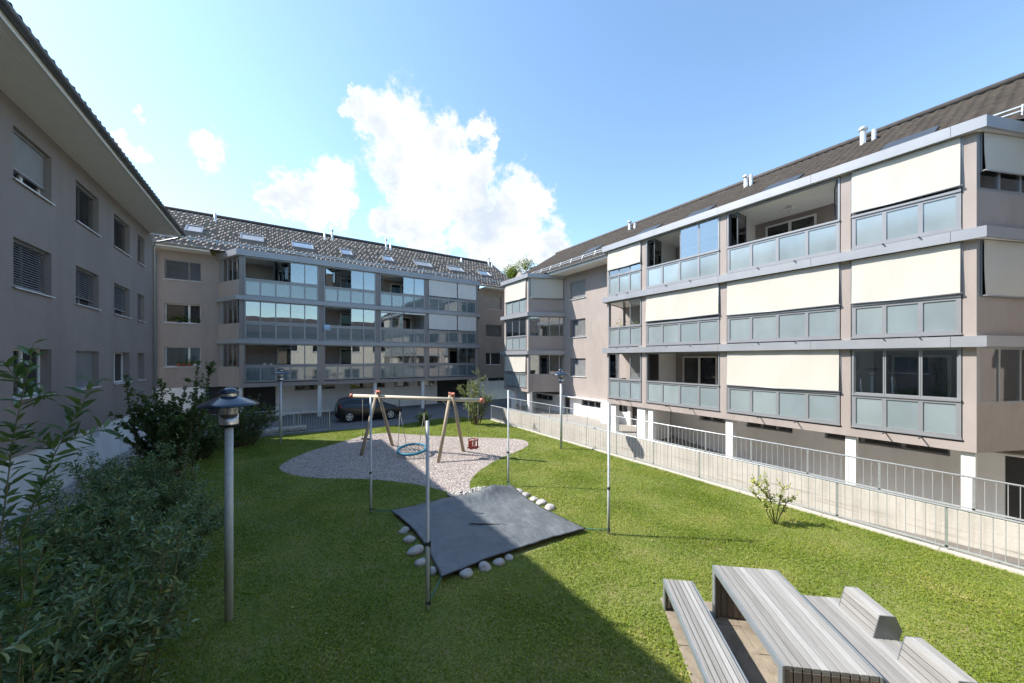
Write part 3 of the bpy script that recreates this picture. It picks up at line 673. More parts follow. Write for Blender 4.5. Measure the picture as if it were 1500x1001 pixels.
# white ground floor
slits = [(3.0, 5.6, 1.66, 2.12), (6.6, 9.2, 1.6, 2.1), (9.9, 11.1, 1.6, 2.1), (2.3 + 9.6, 13.4, 1.6, 2.1), (17.9, 18.5, 1.75, 2.1), (18.7, 20.6, 1.75, 2.1)]
doors = [(-1.75, -.1, .02, 2.12), (.12, 1.9, .02, 2.12), (13.6, 16.6, .02, 2.12)]
p = MB(); wall(p, FB, -9.5, 26, -.45, 2.139, DW + .03, DW + .35, slits + doors); p.build('ground_floor_wall', M['white_render'], bb)
for (a, b, z0, z1) in slits: window(bb, FB, a, b, z0, z1, DW + .15, (.7,), None, 'frame', False)
for (a, b, z0, z1) in doors:
    q = MB(); q.box(a, b, DW + .25, DW + .3, z0, z1, FB); q.build('entrance_door', M['dark_room'], bb)
for (a, b, z0, z1) in slits[:4]: q = MB(); q.box(a - .05, b + .05, DW - .04, DW + .14, z0 - .04, z0 - .004, FB); q.build('window_ledge', M['sill'], bb)
for i, (a, b, z0, z1) in enumerate(wins_l):
    window(bb, FB, a, b, z0, z1, DW + .18, (.66,), ('open', .97) if i == 0 else None, 'wframe', True, curtain=(i == 2), face=DW, label=['window with its slatted blind down', 'bare window above the flower box', 'curtained window with red flower pots on its sill'][i])
for i, (a, b, z0, z1) in enumerate(wins_r):
    window(bb, FB, a, b, z0, z1, DW + .18, (.35,) if i == 2 else (), [('shut', .98), ('dark', .98), None][i], 'wframe' if i == 2 else 'frame', True, face=DW)
# floor slabs, ceilings and the sheet-metal bands round the balconies
def octa(e, d0=0): return [(-e, d0), (UE + e, d0), (UE + SPL + e * .9, DW - .003), (-SPL - e * .9, DW - .003)]
def band(mb, z0, z1, e=.14, t=.05):
    A, B = octa(e, -e), octa(e - t, -e + t)
    for i, j in ((0, 1), (1, 2), (3, 0)):
        mb.prism([A[i], A[j], B[j], B[i]] if True else 0, z0, z1, FB)
for z0, z1 in ((10.14, 10.36), (7.47, 7.69), (4.84, 5.06)): sl = MB(); sl.prism(octa(0.06, -.06), z0, z1, FB); sl.build('balcony_slab', M['white_paint'], bb)
bo = MB(); bo.prism(octa(0, 0), 2.15, 2.40, FB); bo.build('balcony_base', M['render'], bb)
for z0, z1 in (BT, B1, B2): bd = MB(); band(bd, z0, z1); bd.build('metal_band', M['band'], bb)
fl = MB(); fl.prism(octa(.1, -.1), 10.44, 10.49, FB); fl.build('flat_roof', M['band'], bb)
pil = [(UX(-2.11), UX(-1.87)), (UX(2.12), UX(2.46)), (UX(5.77), UX(6.05)), (UX(9.40), UX(9.66)), (UX(13.76), UE)]
for lev, (z0, z1) in enumerate(((7.69, 10.14), (5.06, 7.47), (2.40, 4.84))):
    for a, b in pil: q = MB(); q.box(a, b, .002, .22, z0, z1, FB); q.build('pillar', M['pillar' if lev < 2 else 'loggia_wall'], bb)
    for a, b in pil[1:4]: q = MB(); q.box((a + b) / 2 - .08, (a + b) / 2 + .08, .221, DW - .002, z0, z1, FB); q.build('partition', M['white_paint'], bb)
for z in (7.69, 5.06, 2.40):
    pa = MB(); pa.prism([(-.0, .0), (.0, .12), (-SPL + .12, DW - .004), (-SPL, DW - .004)], z, z + 1.0, FB)
    pa.build('side_parapet', M['render'], bb); pa = MB(); pa.prism([(UE, 0), (UE + SPL, DW - .004), (UE + SPL - .12, DW - .004), (UE - .0, .12)], z, z + 1.0, FB); pa.build('side_parapet', M['render'], bb)
FS = Frame((-SPL, DW), (SPL, -DW), (DW, SPL))        # splayed left cheek, u runs towards the front corner
Ls = math.hypot(SPL, DW)
for z, zt in ((7.69, 10.12), (5.06, 7.45), (2.40, 4.82)):
    f = MB()
    for i in range(4): f.box(.55 + i * .55, .55 + i * .55 + .06, 0, .05, z + 1.0, zt, FS)
    f.box(.55, Ls - .15, 0, .05, zt - .06, zt - .001, FS); f.box(.05, .55, .02, .10, z + 1.0, zt, FS)
    o = f.build('side_glazing', M['frame'], bb)
    for i in range(3):
        q = MB(); q.box(.615 + i * .55, .545 + (i + 1) * .55, .02, .03, z + 1.0, zt - .06, FS); q.build('glass_pane', M['pane_refl'], o)
BX = [(UX(-1.85), UX(2.12), 5), (UX(2.46), UX(5.76), 4), (UX(6.06), UX(9.38), 4), (UX(9.67), UX(13.75), 5)]
HT = R(90)
spec = {
 (0, 0): dict(cols_open={0, 1, 2}, fold=[(1.75, 1.15, .62), (2.55, 2.2, .62)], pane='pane_refl'), (0, 1): dict(cols_open={0, 1}, fold=[(4.66, .55, .78), (6.05, 2.6, .75)], pane='pane_refl'), (0, 2): dict(cols_open={0, 1}, fold=[(8.42, 1.35, .7)], pane='pane_refl'),
 (0, 3): dict(cols_open={0, 1, 2, 3, 4}, blind=1), (1, 0): dict(cols_open=set(), pane='pane_refl'), (1, 1): dict(cols_open={0, 1}, fold=[(4.7, 1.4, .7)], pane='pane_refl'),
 (1, 2): dict(cols_open={2, 3}, pane='pane_refl'), (1, 3): dict(cols_open={0, 1, 2, 3, 4}, blind=1),
 (2, 0): dict(cols_open={0, 1, 2}, pane='pane_refl'), (2, 1): dict(cols_open={0, 1}, pane='pane_refl'), (2, 2): dict(cols_open=set(), pane='pane_refl'), (2, 3): dict(cols_open={2}, pane='pane_refl')}
for lev, (zf, zt) in enumerate(((7.69, 10.12), (5.06, 7.45), (2.42, 4.82))):
    for c, (a, b, n) in enumerate(BX):
        s_ = dict(spec[(lev, c)]); bl = s_.pop('blind', None)
        if bl:
            mid = a + (b - a) * .585; s_['blind'] = [(a + .02, mid - .05, zf + 1.17), (mid + .05, b - .02, zf + 1.17)]; s_['blindmat'] = 'blind_grey'; s_['label'] = 'balcony bay with two light grey blinds drawn down'
        loggia(bb, FB, a, b, zf, zt, n, rail=1.10, gb=.12, gt=.92, frost='frost2', dback=DW, **s_)
# rolled-up blind over the third bay of the middle floor
a, b, n = BX[2]
for (x0, x1) in ((a + .02, (a + b) / 2 - .05), ((a + b) / 2 + .05, b)): q = MB(); q.box(x0, x1, -.12, -.03, 7.26, 7.38, FB); q.build('rolled_blind', M['blind_grey'], bb)
for (a, b) in ((UX(-2.19) + .06, UX(-1.98)), (UX(2.1), UX(2.32)), (UX(5.64), UX(5.86)), (UX(9.17), UX(9.39)), (UE - .25, UE - .02)): q = MB(); q.box(a, b, .12, .34, -.1, 2.149, FB); q.build('column', M['white_paint'], bb)
# roof
ER, EZ, RR, RZ = 1.15, 10.46, 6.75, 14.2
UR = UX(21.6) - 2.6
for a, b in ((-9.7, -SPL - .33), (UE + SPL + .33, UR)):
    sf = MB(); sf.box(a, b, ER + .05, DW, 10.38, 10.42, FB); sf.build('soffit', M['soffit'], bb)
    fb_ = MB(); fb_.box(a, b, ER + .02, ER + .049, 10.36, 10.52, FB); fb_.build('fascia_board', M['white_paint'], bb)
    gt = MB(); gutter(gt, FB, a, b, ER - .07, 10.56); gt.build('gutter', M['galv'], bb)
dp = MB(); dp.tube([(-4.02, ER - .07, 10.5), (-4.02, ER + .2, 10.3), (-4.02, DW - .07, 10.05), (-4.02, DW - .07, .1)], .05, 10); dp.build('downpipe', M['galv'], bb)
ro = MB(); ro.profile([(ER, EZ), (RR, RZ), (12.5, EZ), (12.5, EZ - .03), (RR, RZ - .25), (ER + .05, EZ - .03)], -9.8, UR, FB); ro.build('roof', M['tile_dark'], bb)
tiled('roof_tiles', FB, -9.85, UR + .05, ER - .08, EZ + .02, RR, RZ + .03, M['tile'], bb)
q = MB(); q.tube([(-9.85, RR, RZ + .06), (UR + .05, RR, RZ + .09)], .13, 12); q.build('ridge_cap', M['tile_dark'], bb)
q = MB(); q.box(-9.85, UR + .05, ER + .55, ER + .58, EZ + .62, EZ + .66, FB); q.box(-9.85, UR + .05, ER + .55, ER + .58, EZ + .74, EZ + .78, FB)
u = -9.6
while u < UR: q.bar((u, ER + .45, EZ + .3), (u, ER + .58, EZ + .8), .03, .02); u += 1.2
q.build('snow_guard', M['galv'], bb)
RS = Vector((0, RR - ER, RZ - EZ)).normalized(); RN = Vector((0, -RS.z, RS.y))
def roofpt(u, t): return Vector((u, ER, EZ)) + RS * t
def skylight(u0, u1, t0, t1, blind):
    m_ = MB()
    def ob(a, b, c, e, h0, h1, mb):
        pts = [roofpt(u, t) + RN * (h + .05) for h in (h0 - .05, h1) for u, t in ((a, c), (b, c), (b, e), (a, e))]
        mb.add(pts, [(0, 3, 2, 1), (4, 5, 6, 7), (0, 1, 5, 4), (1, 2, 6, 5), (2, 3, 7, 6), (3, 0, 4, 7)])
    fw = .09
    ob(u0, u1, t0, t0 + fw, .02, .16, m_); ob(u0, u1, t1 - fw, t1, .02, .17, m_); ob(u0, u0 + fw, t0 + fw, t1 - fw, .02, .15, m_); ob(u1 - fw, u1, t0 + fw, t1 - fw, .02, .15, m_)
    o = m_.build('skylight', M['frame'], bb)
    g = MB(); ob(u0 + fw, u1 - fw, t0 + fw, t1 - fw, .06, .12, g); g.build('shutter' if blind else 'pane', M['slat'] if blind else M['sky_pane'], o)
M['sky_pane'] = mat('skylight_pane', (.30, .36, .40), (.40, .46, .50), 1, .06, spec=1, metal=.5)
for a, b, bl in ((-5.08, -4.22, 1), (-2.32, -.98, 1), (.66, 2.04, 0), (3.86, 4.68, 0), (6.98, 7.8, 0), (9.62, 11.05, 1), (12.65, 14.05, 1), (15.7, 16.85, 0)):
    k_ = 30.9 / 27.3
    ua, ub = (a + 2.1) * 1.0 + .14, (b + 2.1) * 1.0 + .14
    ua *= 1 + .0012 * max(0, a); ub *= 1 + .0012 * max(0, b)
    skylight(ua + .01 * a, ub + .01 * b, 2.35, 3.55, bl)
for X, h in ((-3.85, .62), (3.03, .55), (3.57, .8), (7.89, .85), (8.27, .6), (15.24, .45), (18.41, .85), (18.8, .5)):
    u = X + 2.1 + .2 + .011 * X; flue(bb, FB, u, RR - .95, RZ - .62, h, .075, h > .7)

# ---------------------------------------------------------------- right building (sunlit)
rb = empty('apartment_building', (14.6, 8, 0))
tag(rb, 'sunlit block with cream sun blinds over glazed balconies above an open arcade', 'building')
FR = Frame((0, -8), (0, 1), (1, 0))
DM = 2.4; SP = .95
RB = ((9.53, 9.81), (6.86, 7.13), (4.19, 4.46))
UA, UZ = 1.46, 13.6        # balcony block
BA, BZ = 20.87, 24.2       # bay at the far end
mw = [(17.73, 19.24, 7.98, 9.16), (17.73, 19.24, 5.37, 6.58), (17.73, 19.24, 2.71, 3.92)]
w = MB()
wall(w, FR, -9, 26.5, 1.25, 9.78, DM, DM + .32, mw)
for e in (-9, 26.18): w.profile([(DM + .321, 1.25), (DM + .321, 9.78), (7, 13.2), (11.7, 9.78), (11.7, 1.25)], e, e + .32, FR)
w.build('wall', M['render'], rb)
for i, (a, b, z0, z1) in enumerate(mw): window(rb, FR, a, b, z0, z1, DM + .18, (.3,), ('open', .97) if i != 0 else ('shut', .93), 'wframe', True, face=DM)
sl_r = [(8.3, 10.0, .95, 1.24), (6.2, 7.9, .95, 1.24), (2.2, 5.2, .95, 1.24), (14.3, 15.6, .75, 1.15), (16.4, 18.2, .75, 1.15), (21.2, 23.4, .75, 1.15)]
dr_r = [(11.5, 13.0, .055, 1.249), (13.4, 14.1, .055, 1.249), (-5, 1.22, -1.25, 1.249), (19.3, 20.0, .055, 1.249)]
p = MB(); wall(p, FR, -9, 26.5, -1.4, 1.249, DM + .03, DM + .35, sl_r + dr_r); p.build('ground_floor_wall', M['white_render'], rb)
for (a, b, z0, z1) in sl_r: window(rb, FR, a, b, z0, z1, DM + .14, (.33, .66), None, 'frame', False)
for (a, b, z0, z1) in dr_r:
    q = MB(); q.box(a, b, DM + .22, DM + .27, z0, z1, FR); q.build('garage_door', M['garage'], rb)
def octr(ua, uz, e): return [(ua - e * .9, -e), (uz + e * .9, -e), (uz + SP + e * .9, DM - .003), (ua - SP - e * .9, DM - .003)]
def bandr(mb, ua, uz, z0, z1, e=.19, t=.05):
    A, B = octr(ua, uz, e), octr(ua, uz, e - t)
    for i, j in ((0, 1), (1, 2), (3, 0)): mb.prism([A[i], A[j], B[j], B[i]], z0, z1, FR)
for ua, uz in ((UA, UZ), (BA, BZ)):
    for z0, z1 in RB:
        bd = MB(); bandr(bd, ua, uz, z0, z1); bo_ = bd.build('metal_band', M['band'], rb); sl = MB(); sl.prism(octr(ua, uz, .06), z0 + .02, z1 - .01, FR); sl.build('balcony_slab', M['white_paint'], rb)
        if ua == UA:
            for u in (1.85, 4.75, 7.7, 10.6): q = MB(); q.box(u, u + .008, -.1915, -.189, z0 + .004, z1 - .004, FR); q.build('metal_joint', M['frame_dark'], bo_)
    bo = MB(); bo.prism(octr(ua, uz, 0), 1.55, 1.78, FR); bo.build('balcony_base', M['render'], rb)
    fr_ = MB(); fr_.prism(octr(ua, uz, .1), 9.80, 9.835, FR); fr_.build('flat_roof', M['band'], rb)
pilr = [(UA, 1.68), (3.83, 4.06), (7.47, 7.73), (11.17, 11.40), (13.52, UZ)]
ZR = ((7.12, 9.55), (4.45, 6.88), (1.78, 4.21))
for z0, z1 in ZR:
    for a, b in pilr + [(BA, BA + .22), (BZ - .3, BZ - .1)]: q = MB(); q.box(a, b, 0, .22, z0, z1, FR); q.build('pillar', M['render'], rb)
    for a, b in pilr[1:4]: q = MB(); q.box((a + b) / 2 - .08, (a + b) / 2 + .08, .221, DM - .002, z0, z1, FR); q.build('partition', M['white_paint'], rb)
# splayed cheeks: rendered parapet, glazing above
def cheek(u_front, z, zt, mode, near=True, bl=None):
    F_ = Frame((u_front and 0, 0), (1, 0), (0, 1))
    a = FR.p(u_front, 0, 0); b = FR.p(u_front - SP, DM - .004, 0)
    F_.o = Vector((a.x, a.y, 0)); F_.U = (b - a).normalized(); F_.D = Vector((-F_.U.y, F_.U.x, 0))
    if F_.D.y < 0: F_.D = -F_.D
    Ls_ = (b - a).length; q = MB(); q.box(.0, Ls_, .0, .12, z, z + .98, F_); q.build('side_parapet', M['render'], rb)
    f = MB(); f.box(.0, .12, .0, .1, z + .98, zt, F_); f.box(.12, Ls_ - .02, 0, .05, z + .98, z + 1.04, F_); f.box(.12, Ls_ - .02, 0, .05, zt - .06, zt, F_)
    for t in (.78, 1.52, 2.26): f.box(t - .03, t + .03, 0, .05, z + 1.04, zt - .06, F_)
    o = f.build('side_glazing', M['frame'], rb)
    xs = [.12, .78, 1.52, 2.26, Ls_ - .02]
    for i in range(4):
        if mode == 'open' and i in (1, 3): continue
        g = MB(); g.box(xs[i] + .03, xs[i + 1] - .03, .02, .03, z + 1.04, zt - .06, F_); g.build('glass_pane', M['pane'], o)
    if bl: sunblind(o, F_, .16, Ls_ - .06, zt, z + bl, 'blind', -.05, .03)
cheek(UA, ZR[0][0], 9.53, 'glass', bl=1.45); cheek(UA, ZR[1][0], 6.86, 'glass', bl=1.02); cheek(UA, ZR[2][0], 4.19, 'glass')
cheek(BA, ZR[0][0], 9.53, 'glass', bl=1.02); cheek(BA, ZR[1][0], 6.86, 'glass'); cheek(BA, ZR[2][0], 4.19, 'open')
for z0, z1 in ZR: cf_ = MB(); cf_.prism([(UZ, 0), (UZ + SP, DM - .004), (UZ + SP - .12, DM - .004), (UZ, .12)], z0, z0 + 1, FR); cf_.build('side_parapet', M['render'], rb)
BR = [(1.70, 3.80, 3), (4.08, 7.44, 4), (7.74, 11.14, 4), (11.43, 13.50, 3), (BA + .24, BZ - .32, 3)]      # D, C, B, A, bay
sr = {
 (0, 0): dict(cols_open=set(), blind=8.28, label='balcony with cream blind half drawn over three glass panes'), (0, 1): dict(cols_open={0, 1, 2, 3}, fold=[(4.16, 1.2, .62), (7.36, 1.75, .75), (7.1, 1.5, .75)]),
 (0, 2): dict(cols_open={2, 3}, fold=[(11.05, 1.75, .6), (10.75, 1.45, .6)], pane='pane_refl'), (0, 3): dict(cols_open=set(), blind=8.52, pane='pane_refl'), (0, 4): dict(cols_open=set(), blind=8.18),
 (1, 0): dict(cols_open=set(), blind=5.56), (1, 1): dict(cols_open=set(), blind=5.57), (1, 2): dict(cols_open=set(), blind=5.65), (1, 3): dict(cols_open={1, 2}, fold=[(12.55, 1.0, .6)]), (1, 4): dict(cols_open=set()),
 (2, 0): dict(cols_open=set(), label='balcony closed by three tall clear panes'), (2, 1): dict(cols_open=set(), blind=2.89), (2, 2): dict(cols_open={0, 1, 2, 3}, fold=[(11.05, 1.7, .62)]), (2, 3): dict(cols_open={1}), (2, 4): dict(cols_open=set(), blind=2.95)}
for lev, (zf, zt) in enumerate(((7.13, 9.53), (4.46, 6.86), (1.79, 4.19))):
    for c, (a, b, n) in enumerate(BR):
        s_ = dict(sr[(lev, c)]); bl = s_.pop('blind', None)
        if bl: s_['blind'] = [(a + .01, b - .01, bl)]
        loggia(rb, FR, a, b, zf, zt, n, rail=1.07, gb=.16, gt=.94, fb=.07, frost='frost', dback=DM, **s_)
# drain spouts under the balconies
for a, b, n in BR[:4]:
    for t in (.33, .66):
        u = a + (b - a) * t
        for z, o_ in ((1.80, .22), (4.49, .25), (7.16, .25)): q = MB(); q.tube([FR.p(u, .03, z), FR.p(u, -o_, z - .025)], .018, 8); q.build('drain_spout', M['frame_dark'], rb)
for a, b in ((13.1, 13.42), (11.3, 11.75), (10.86, 11.12), (7.3, 7.56), (3.74, 3.98), (1.49, 1.72), (20.9, 21.15), (23.0, 23.25)): q = MB(); q.box(a, b, .1, .36, -1.4, 1.549, FR); q.build('column', M['white_paint'], rb)
q = MB(); q.box(15.0, 15.6, 1.6, 2.35, -.3, 1.249, FR); q.build('column', M['white_paint'], rb)
ce = MB(); ce.box(-9, 26.5, DM - .3, DM - .002, 1.251, 1.30, FR); ce.box(11.3, 11.75, .361, DM - .31, -.3, 1.549, FR); ce.build('arcade_wall', M['white_render'], rb)
q = MB()                                             # ceiling lamp in the open top balcony
q.lathe([(0, 9.52), (.07, 9.52), (.07, 9.49), (0, 9.49)], FR.p(5.9, 1.3, 0), 14)
for a in (0, 2.1, 4.2):
    c = FR.p(5.9, 1.3, 9.48); e = c + Vector((math.cos(a) * .14, math.sin(a) * .14, -.05)); q.tube([c, e], .012, 6); q.tube([e, e + Vector((math.cos(a) * .09, math.sin(a) * .09, -.06))], .035, 8)
q.build('ceiling_lamp', M['white_paint'], rb)
# roof
E0, Z0, E1, Z1 = 1.3, 9.90, 7.2, 13.62
for a, b in ((UZ + SP - .3, BA - SP + .3), (-9.2, UA - SP + .3)):
    sf = MB(); sf.box(a, b, E0 + .03, DM, 9.745, 9.79, FR); sf.build('soffit', M['soffit'], rb)
    fb_ = MB(); fb_.box(a, b, E0, E0 + .029, 9.72, 9.9, FR); fb_.build('fascia_board', M['white_paint'], rb)
    gt = MB(); gutter(gt, FR, a, b, E0 - .09, 9.93); gt.build('gutter', M['galv'], rb)
ro = MB(); ro.profile([(E0, Z0), (E1, Z1), (13.2, Z0), (13.2, Z0 - .04), (E1, Z1 - .25), (E0 + .05, Z0 - .04)], -9.3, 26.6, FR); ro.build('roof', M['tile_dark'], rb)
tiled('roof_tiles', FR, -9.3, 26.65, E0 - .08, Z0 + .02, E1, Z1 + .03, M['tile_dark'], rb, amp=.024, lift=.06, stag=False)
q = MB(); q.tube([FR.p(-9.3, E1, Z1 + .09), FR.p(26.6, E1, Z1 + .09)], .13, 12)
q.build('ridge_cap', M['tile_dark'], rb)
q = MB(); sd = Vector((E1 - E0, 0, Z1 - Z0)).normalized()
for k_ in (0, .12): q.box(-9.3, 26.5, E0 + .58, E0 + .61, Z0 + .52 + k_, Z0 + .555 + k_, FR)
u = -9
while u < 26.5: q.bar(FR.p(u, E0 + .4, Z0 + .28), FR.p(u, E0 + .6, Z0 + .7), .03, .02); u += 1.1
q.build('snow_guard', M['galv'], rb)
for u, h, hd in ((16.9, .55, True), (16.45, .4, False), (9.45, .55, True), (9.2, .62, False), (4.95, .62, True), (4.62, .5, False)):
    d_ = 5.75; flue(rb, FR, u, d_, Z0 + (d_ - E0) * (Z1 - Z0) / (E1 - E0), h, .10 if hd else .075, hd)
SDV = Vector((E1 - E0, Z1 - Z0)).normalized()
for u in (2.6, 6.3, 9.9, 12.9, 17.4):
    pr = [(E0 + t * SDV.x - h * SDV.y, Z0 + t * SDV.y + h * SDV.x) for t, h in ((2.0, .02), (2.0, .13), (3.0, .13), (3.0, .02))]
    q = MB(); q.profile(pr, u, u + 1.25, FR); q.build('skylight', M['frame_dark'], rb)

# ---------------------------------------------------------------- viewer's own house: unseen, added for pane reflections and bounce light
hb = empty('apartment_building', (2, -2.2, 0))
tag(hb, 'unseen cream house behind the viewer, added for pane reflections and bounce light', 'building')
FH = Frame((0, 0), (1, 0), (0, -1))
w = MB(); hh = [(x, x + 2.2, z, z + 1.5) for x in (-8, -4, 0, 4, 8, 12, 16) for z in (.9, 4.9)]; wall(w, FH, -10, 22, 0, 7.2, 0, .3, hh); w.box(-10, -9.7, .301, 9, 0, 7.2, FH); w.box(21.7, 22, .301, 9, 0, 7.2, FH); w.build('wall', M['cream_render'], hb)
for h_ in hh: window(hb, FH, *h_, .18, (.5,), None, 'wframe', True)
q = MB(); q.box(-10.3, 22.3, -.5, -.002, 6.8, 7.1, FH); q.build('metal_band', M['band'], hb)
q = MB(); q.profile([(-.7, 7.2), (5, 9.8), (10, 7.2)], -10.5, 22.5, FH); q.build('roof', M['tile_dark'], hb)
# ---------------------------------------------------------------- concrete wall and railings
cw = MB()
for i in range(8):
    y0 = -7 + i * 3.5; cw.box(12.6, 12.84, y0, y0 + 3.498, -1.5, .55)
tag(cw.build('concrete_wall', M['concrete_wall'], bevel=.003), 'long stained concrete wall between the sunken path and the arcade', 'wall')
def railing(name, label, pts, zb, ht, npost, nbal, rt=.024, group=None, flat_post=True):
    a, b = Vector((*pts[0], zb)), Vector((*pts[1], zb)); L = (b - a).length; t = (b - a) / L
    root = tag(empty(name, a), label, 'railing', group); A = Vector((0, 0, 0)); up = Vector((0, 0, 1))
    m = MB(); m.tube([up * ht, t * L + up * ht], rt, 10); m.build('top_rail', M['galv_rail'], root)
    m = MB(); m.bar(up * .07, t * L + up * .07, .012, .035); m.build('bottom_rail', M['galv_rail'], root)
    m = MB()
    step = L / (npost - 1)
    for i in range(npost - 1):
        for k in range(1, nbal): q = t * (step * (i + k / nbal)); m.tube([q + up * .07, q + up * (ht - .01)], .0065, 6, False)
    m.build('balusters', M['galv_rail'], root)
    for i in range(npost):
        m = MB(); q = t * (step * i); m.bar(q + up * -.02, q + up * (ht - .015), .012 if flat_post else .04, .045, up=t); m.build('post', M['galv'], root)
    return root
railing('metal_railing', 'galvanised bar railing on the kerb along the sunlit edge of the lawn', ((11.33, 20.32), (11.33, -3.62)), .05, .87, 15, 12)
railing('metal_railing', 'galvanised bar railing standing on top of the long concrete wall', ((12.72, 20.55), (12.72, -3.13)), .55, .76, 17, 10, .02)
railing('metal_railing', 'short galvanised railing at the road edge beside the far shrubs', ((2.25, 22.05), (-3.6, 22.4)), .0, 1.06, 5, 12, .02)
railing('metal_railing', 'low galvanised railing behind the road-edge one, by the cellar steps', ((.95, 23.6), (-3.4, 23.8)), .0, 1.05, 4, 12, .018)
hr = MB(); hr.tube([(-2.4, 23.0, .12), (.6, 22.9, 1.0), (.85, 22.9, 1.0)], .02, 8); hr.tube([(.6, 22.9, 0), (.6, 22.9, 1.0)], .018, 8); hr.tube([(-2.2, 23.0, 0), (-2.2, 23.0, .18)], .018, 8)
tag(hr.build('stair_handrail', M['galv_rail']), 'sloping steel handrail between the two short railings', 'handrail')
stp = MB()
for i in range(4): stp.box(-3.2 + i * .45, -1.2 + i * .45 + .9, 22.55, 23.5, .013, .06 + i * .045) if i == 0 else stp.box(-1.9 + i * .5, 1.2, 22.56 + i * .002, 23.49 - i * .002, .06 + (i - 1) * .045, .06 + i * .045)
tag(stp.build('concrete_step', M['concrete']), 'low light concrete steps beside the sloping handrail', 'steps')

# ---------------------------------------------------------------- lamps
def lamp():
    r = empty('street_lamp')
    m = MB(); m.lathe([(0, 0), (.055, 0), (.053, 2.88), (0, 2.88)], n=20); m.build('pole', M['pole'], r)
    m = MB(); m.lathe([(.05, 2.87), (.125, 2.90), (.125, 2.925), (.05, 2.93)], n=28); m.build('collar', M['black'], r)
    m = MB(); m.lathe([(.12, 2.925), (.12, 3.075), (.116, 3.075), (.116, 2.93)], n=32); m.build('lantern_base', M['steel'], r)
    m = MB(); m.lathe([(.117, 3.07), (.117, 3.215)], n=32); m.build('lantern_glass', M['lens'], r)
    m = MB()
    for k in range(4):
        a = k * math.pi / 2 + .3; m.tube([(.1 * math.cos(a), .1 * math.sin(a), 3.05), (.1 * math.cos(a), .1 * math.sin(a), 3.36)], .008, 6)
    m.lathe([(.035, 3.05), (.035, 3.16), (0, 3.17)], n=16); m.build('lamp_bulb', M['steel'], r)
    m = MB(); m.lathe([(.10, 3.34), (.125, 3.335), (.16, 3.32), (.24, 3.285), (.32, 3.245), (.375, 3.215), (.372, 3.20), (.36, 3.205), (.24, 3.265), (.11, 3.31)], n=40)
    h = m.build('lamp_shade', M['lamp_blue'], r)
    m = MB(); m.lathe([(.095, 3.335), (.095, 3.385)], n=24); m.build('vent_ring', M['steel'], h)
    m = MB(); m.lathe([(.122, 3.38), (.124, 3.395), (.112, 3.425), (.08, 3.452), (.04, 3.465), (0, 3.468)], n=32); m.lathe([(.122, 3.38), (0, 3.378)], n=32); m.build('lamp_cap', M['lamp_blue'], h)
    return r
lp = lamp()
for i, (x, y, lab) in enumerate(((-.65, 6.86, 'nearest lamp post with blue hat shade standing in the shaded lawn'), (0, 19.81, 'distant lamp post with blue hat shade by the short railing at the road'), (10.21, 12.13, 'lamp post with hat shade on the sunny lawn beside the kerb railing'))):
    o = lp if i == 0 else copy_tree(lp)
    o.location = (x, y, 0); o.rotation_euler.z = i * 1.1; tag(o, lab, 'street lamp', 'lamp posts of the courtyard')

# ---------------------------------------------------------------- awning poles round the sandpit
def pole():
    r = empty('awning_pole')
    m = MB(); m.lathe([(0, -.05), (.031, -.05), (.031, 1.02), (.026, 1.03), (.026, 2.93), (0, 2.935)], n=14); m.build('tube', M['pole'], r)
    m = MB(); m.lathe([(.036, 1.0), (.036, 1.05)], n=14); m.box(-.012, .012, -.055, -.03, .98, 1.07); m.build('clamp', M['frame_dark'], r)
    m = MB(); m.lathe([(.036, .09), (.036, .13)], n=14); m.box(-.012, .012, -.055, -.03, .08, .14); m.tube([(0, -.05, .11), (0, -.055, 1.0)], .006, 6); m.build('cleat', M['frame_dark'], r)
    return r
pp = pole()
PL = [(1.92, 9.67, 'bare steel pole at the shaded far corner of the tarpaulin'), (1.93, 5.49, 'steel pole in front of the tarpaulin, nearest to the viewer'), (5.9, 9.5, 'steel pole at the sunlit far corner of the tarpaulin'), (6.15, 5.68, 'steel pole at the sunlit near corner of the tarpaulin')]
for i, (x, y, lab) in enumerate(PL):
    o = pp if i == 0 else copy_tree(pp)
    o.location = (x, y, 0); o.rotation_euler.z = [2.4, 0.6, -2.4, -.7][i]; tag(o, lab, 'pole', 'awning poles round the sandpit')
TC = [(2.34, 9.35, .09), (2.36, 6.01, .10), (5.76, 6.0, .10), (5.78, 9.21, .12)]
for (p, c, lab) in ((PL[0], TC[0], 'green cord tying the tarpaulin to its shaded far pole'), (PL[1], TC[1], 'green cord tying the tarpaulin to the nearest pole'), (PL[3], TC[2], 'green cord tying the tarpaulin to its sunlit near pole'), (PL[2], TC[3], 'cord tying the tarpaulin to its sunlit far pole')):
    m = MB(); a = Vector((p[0], p[1], .11)); b = Vector(c)
    for k in (-1, 1):
        o_ = Vector((0, 0, .012 * k)); m.tube([a + o_, a.lerp(b, .5) + o_ * 2 - Vector((0, 0, .03)), b + o_ * .3], .007, 6)
    m.ring(a, .034, .006, 14, 5)
    tag(m.build('cord', M['rope_green']), lab, 'cord', 'cords of the tarpaulin')

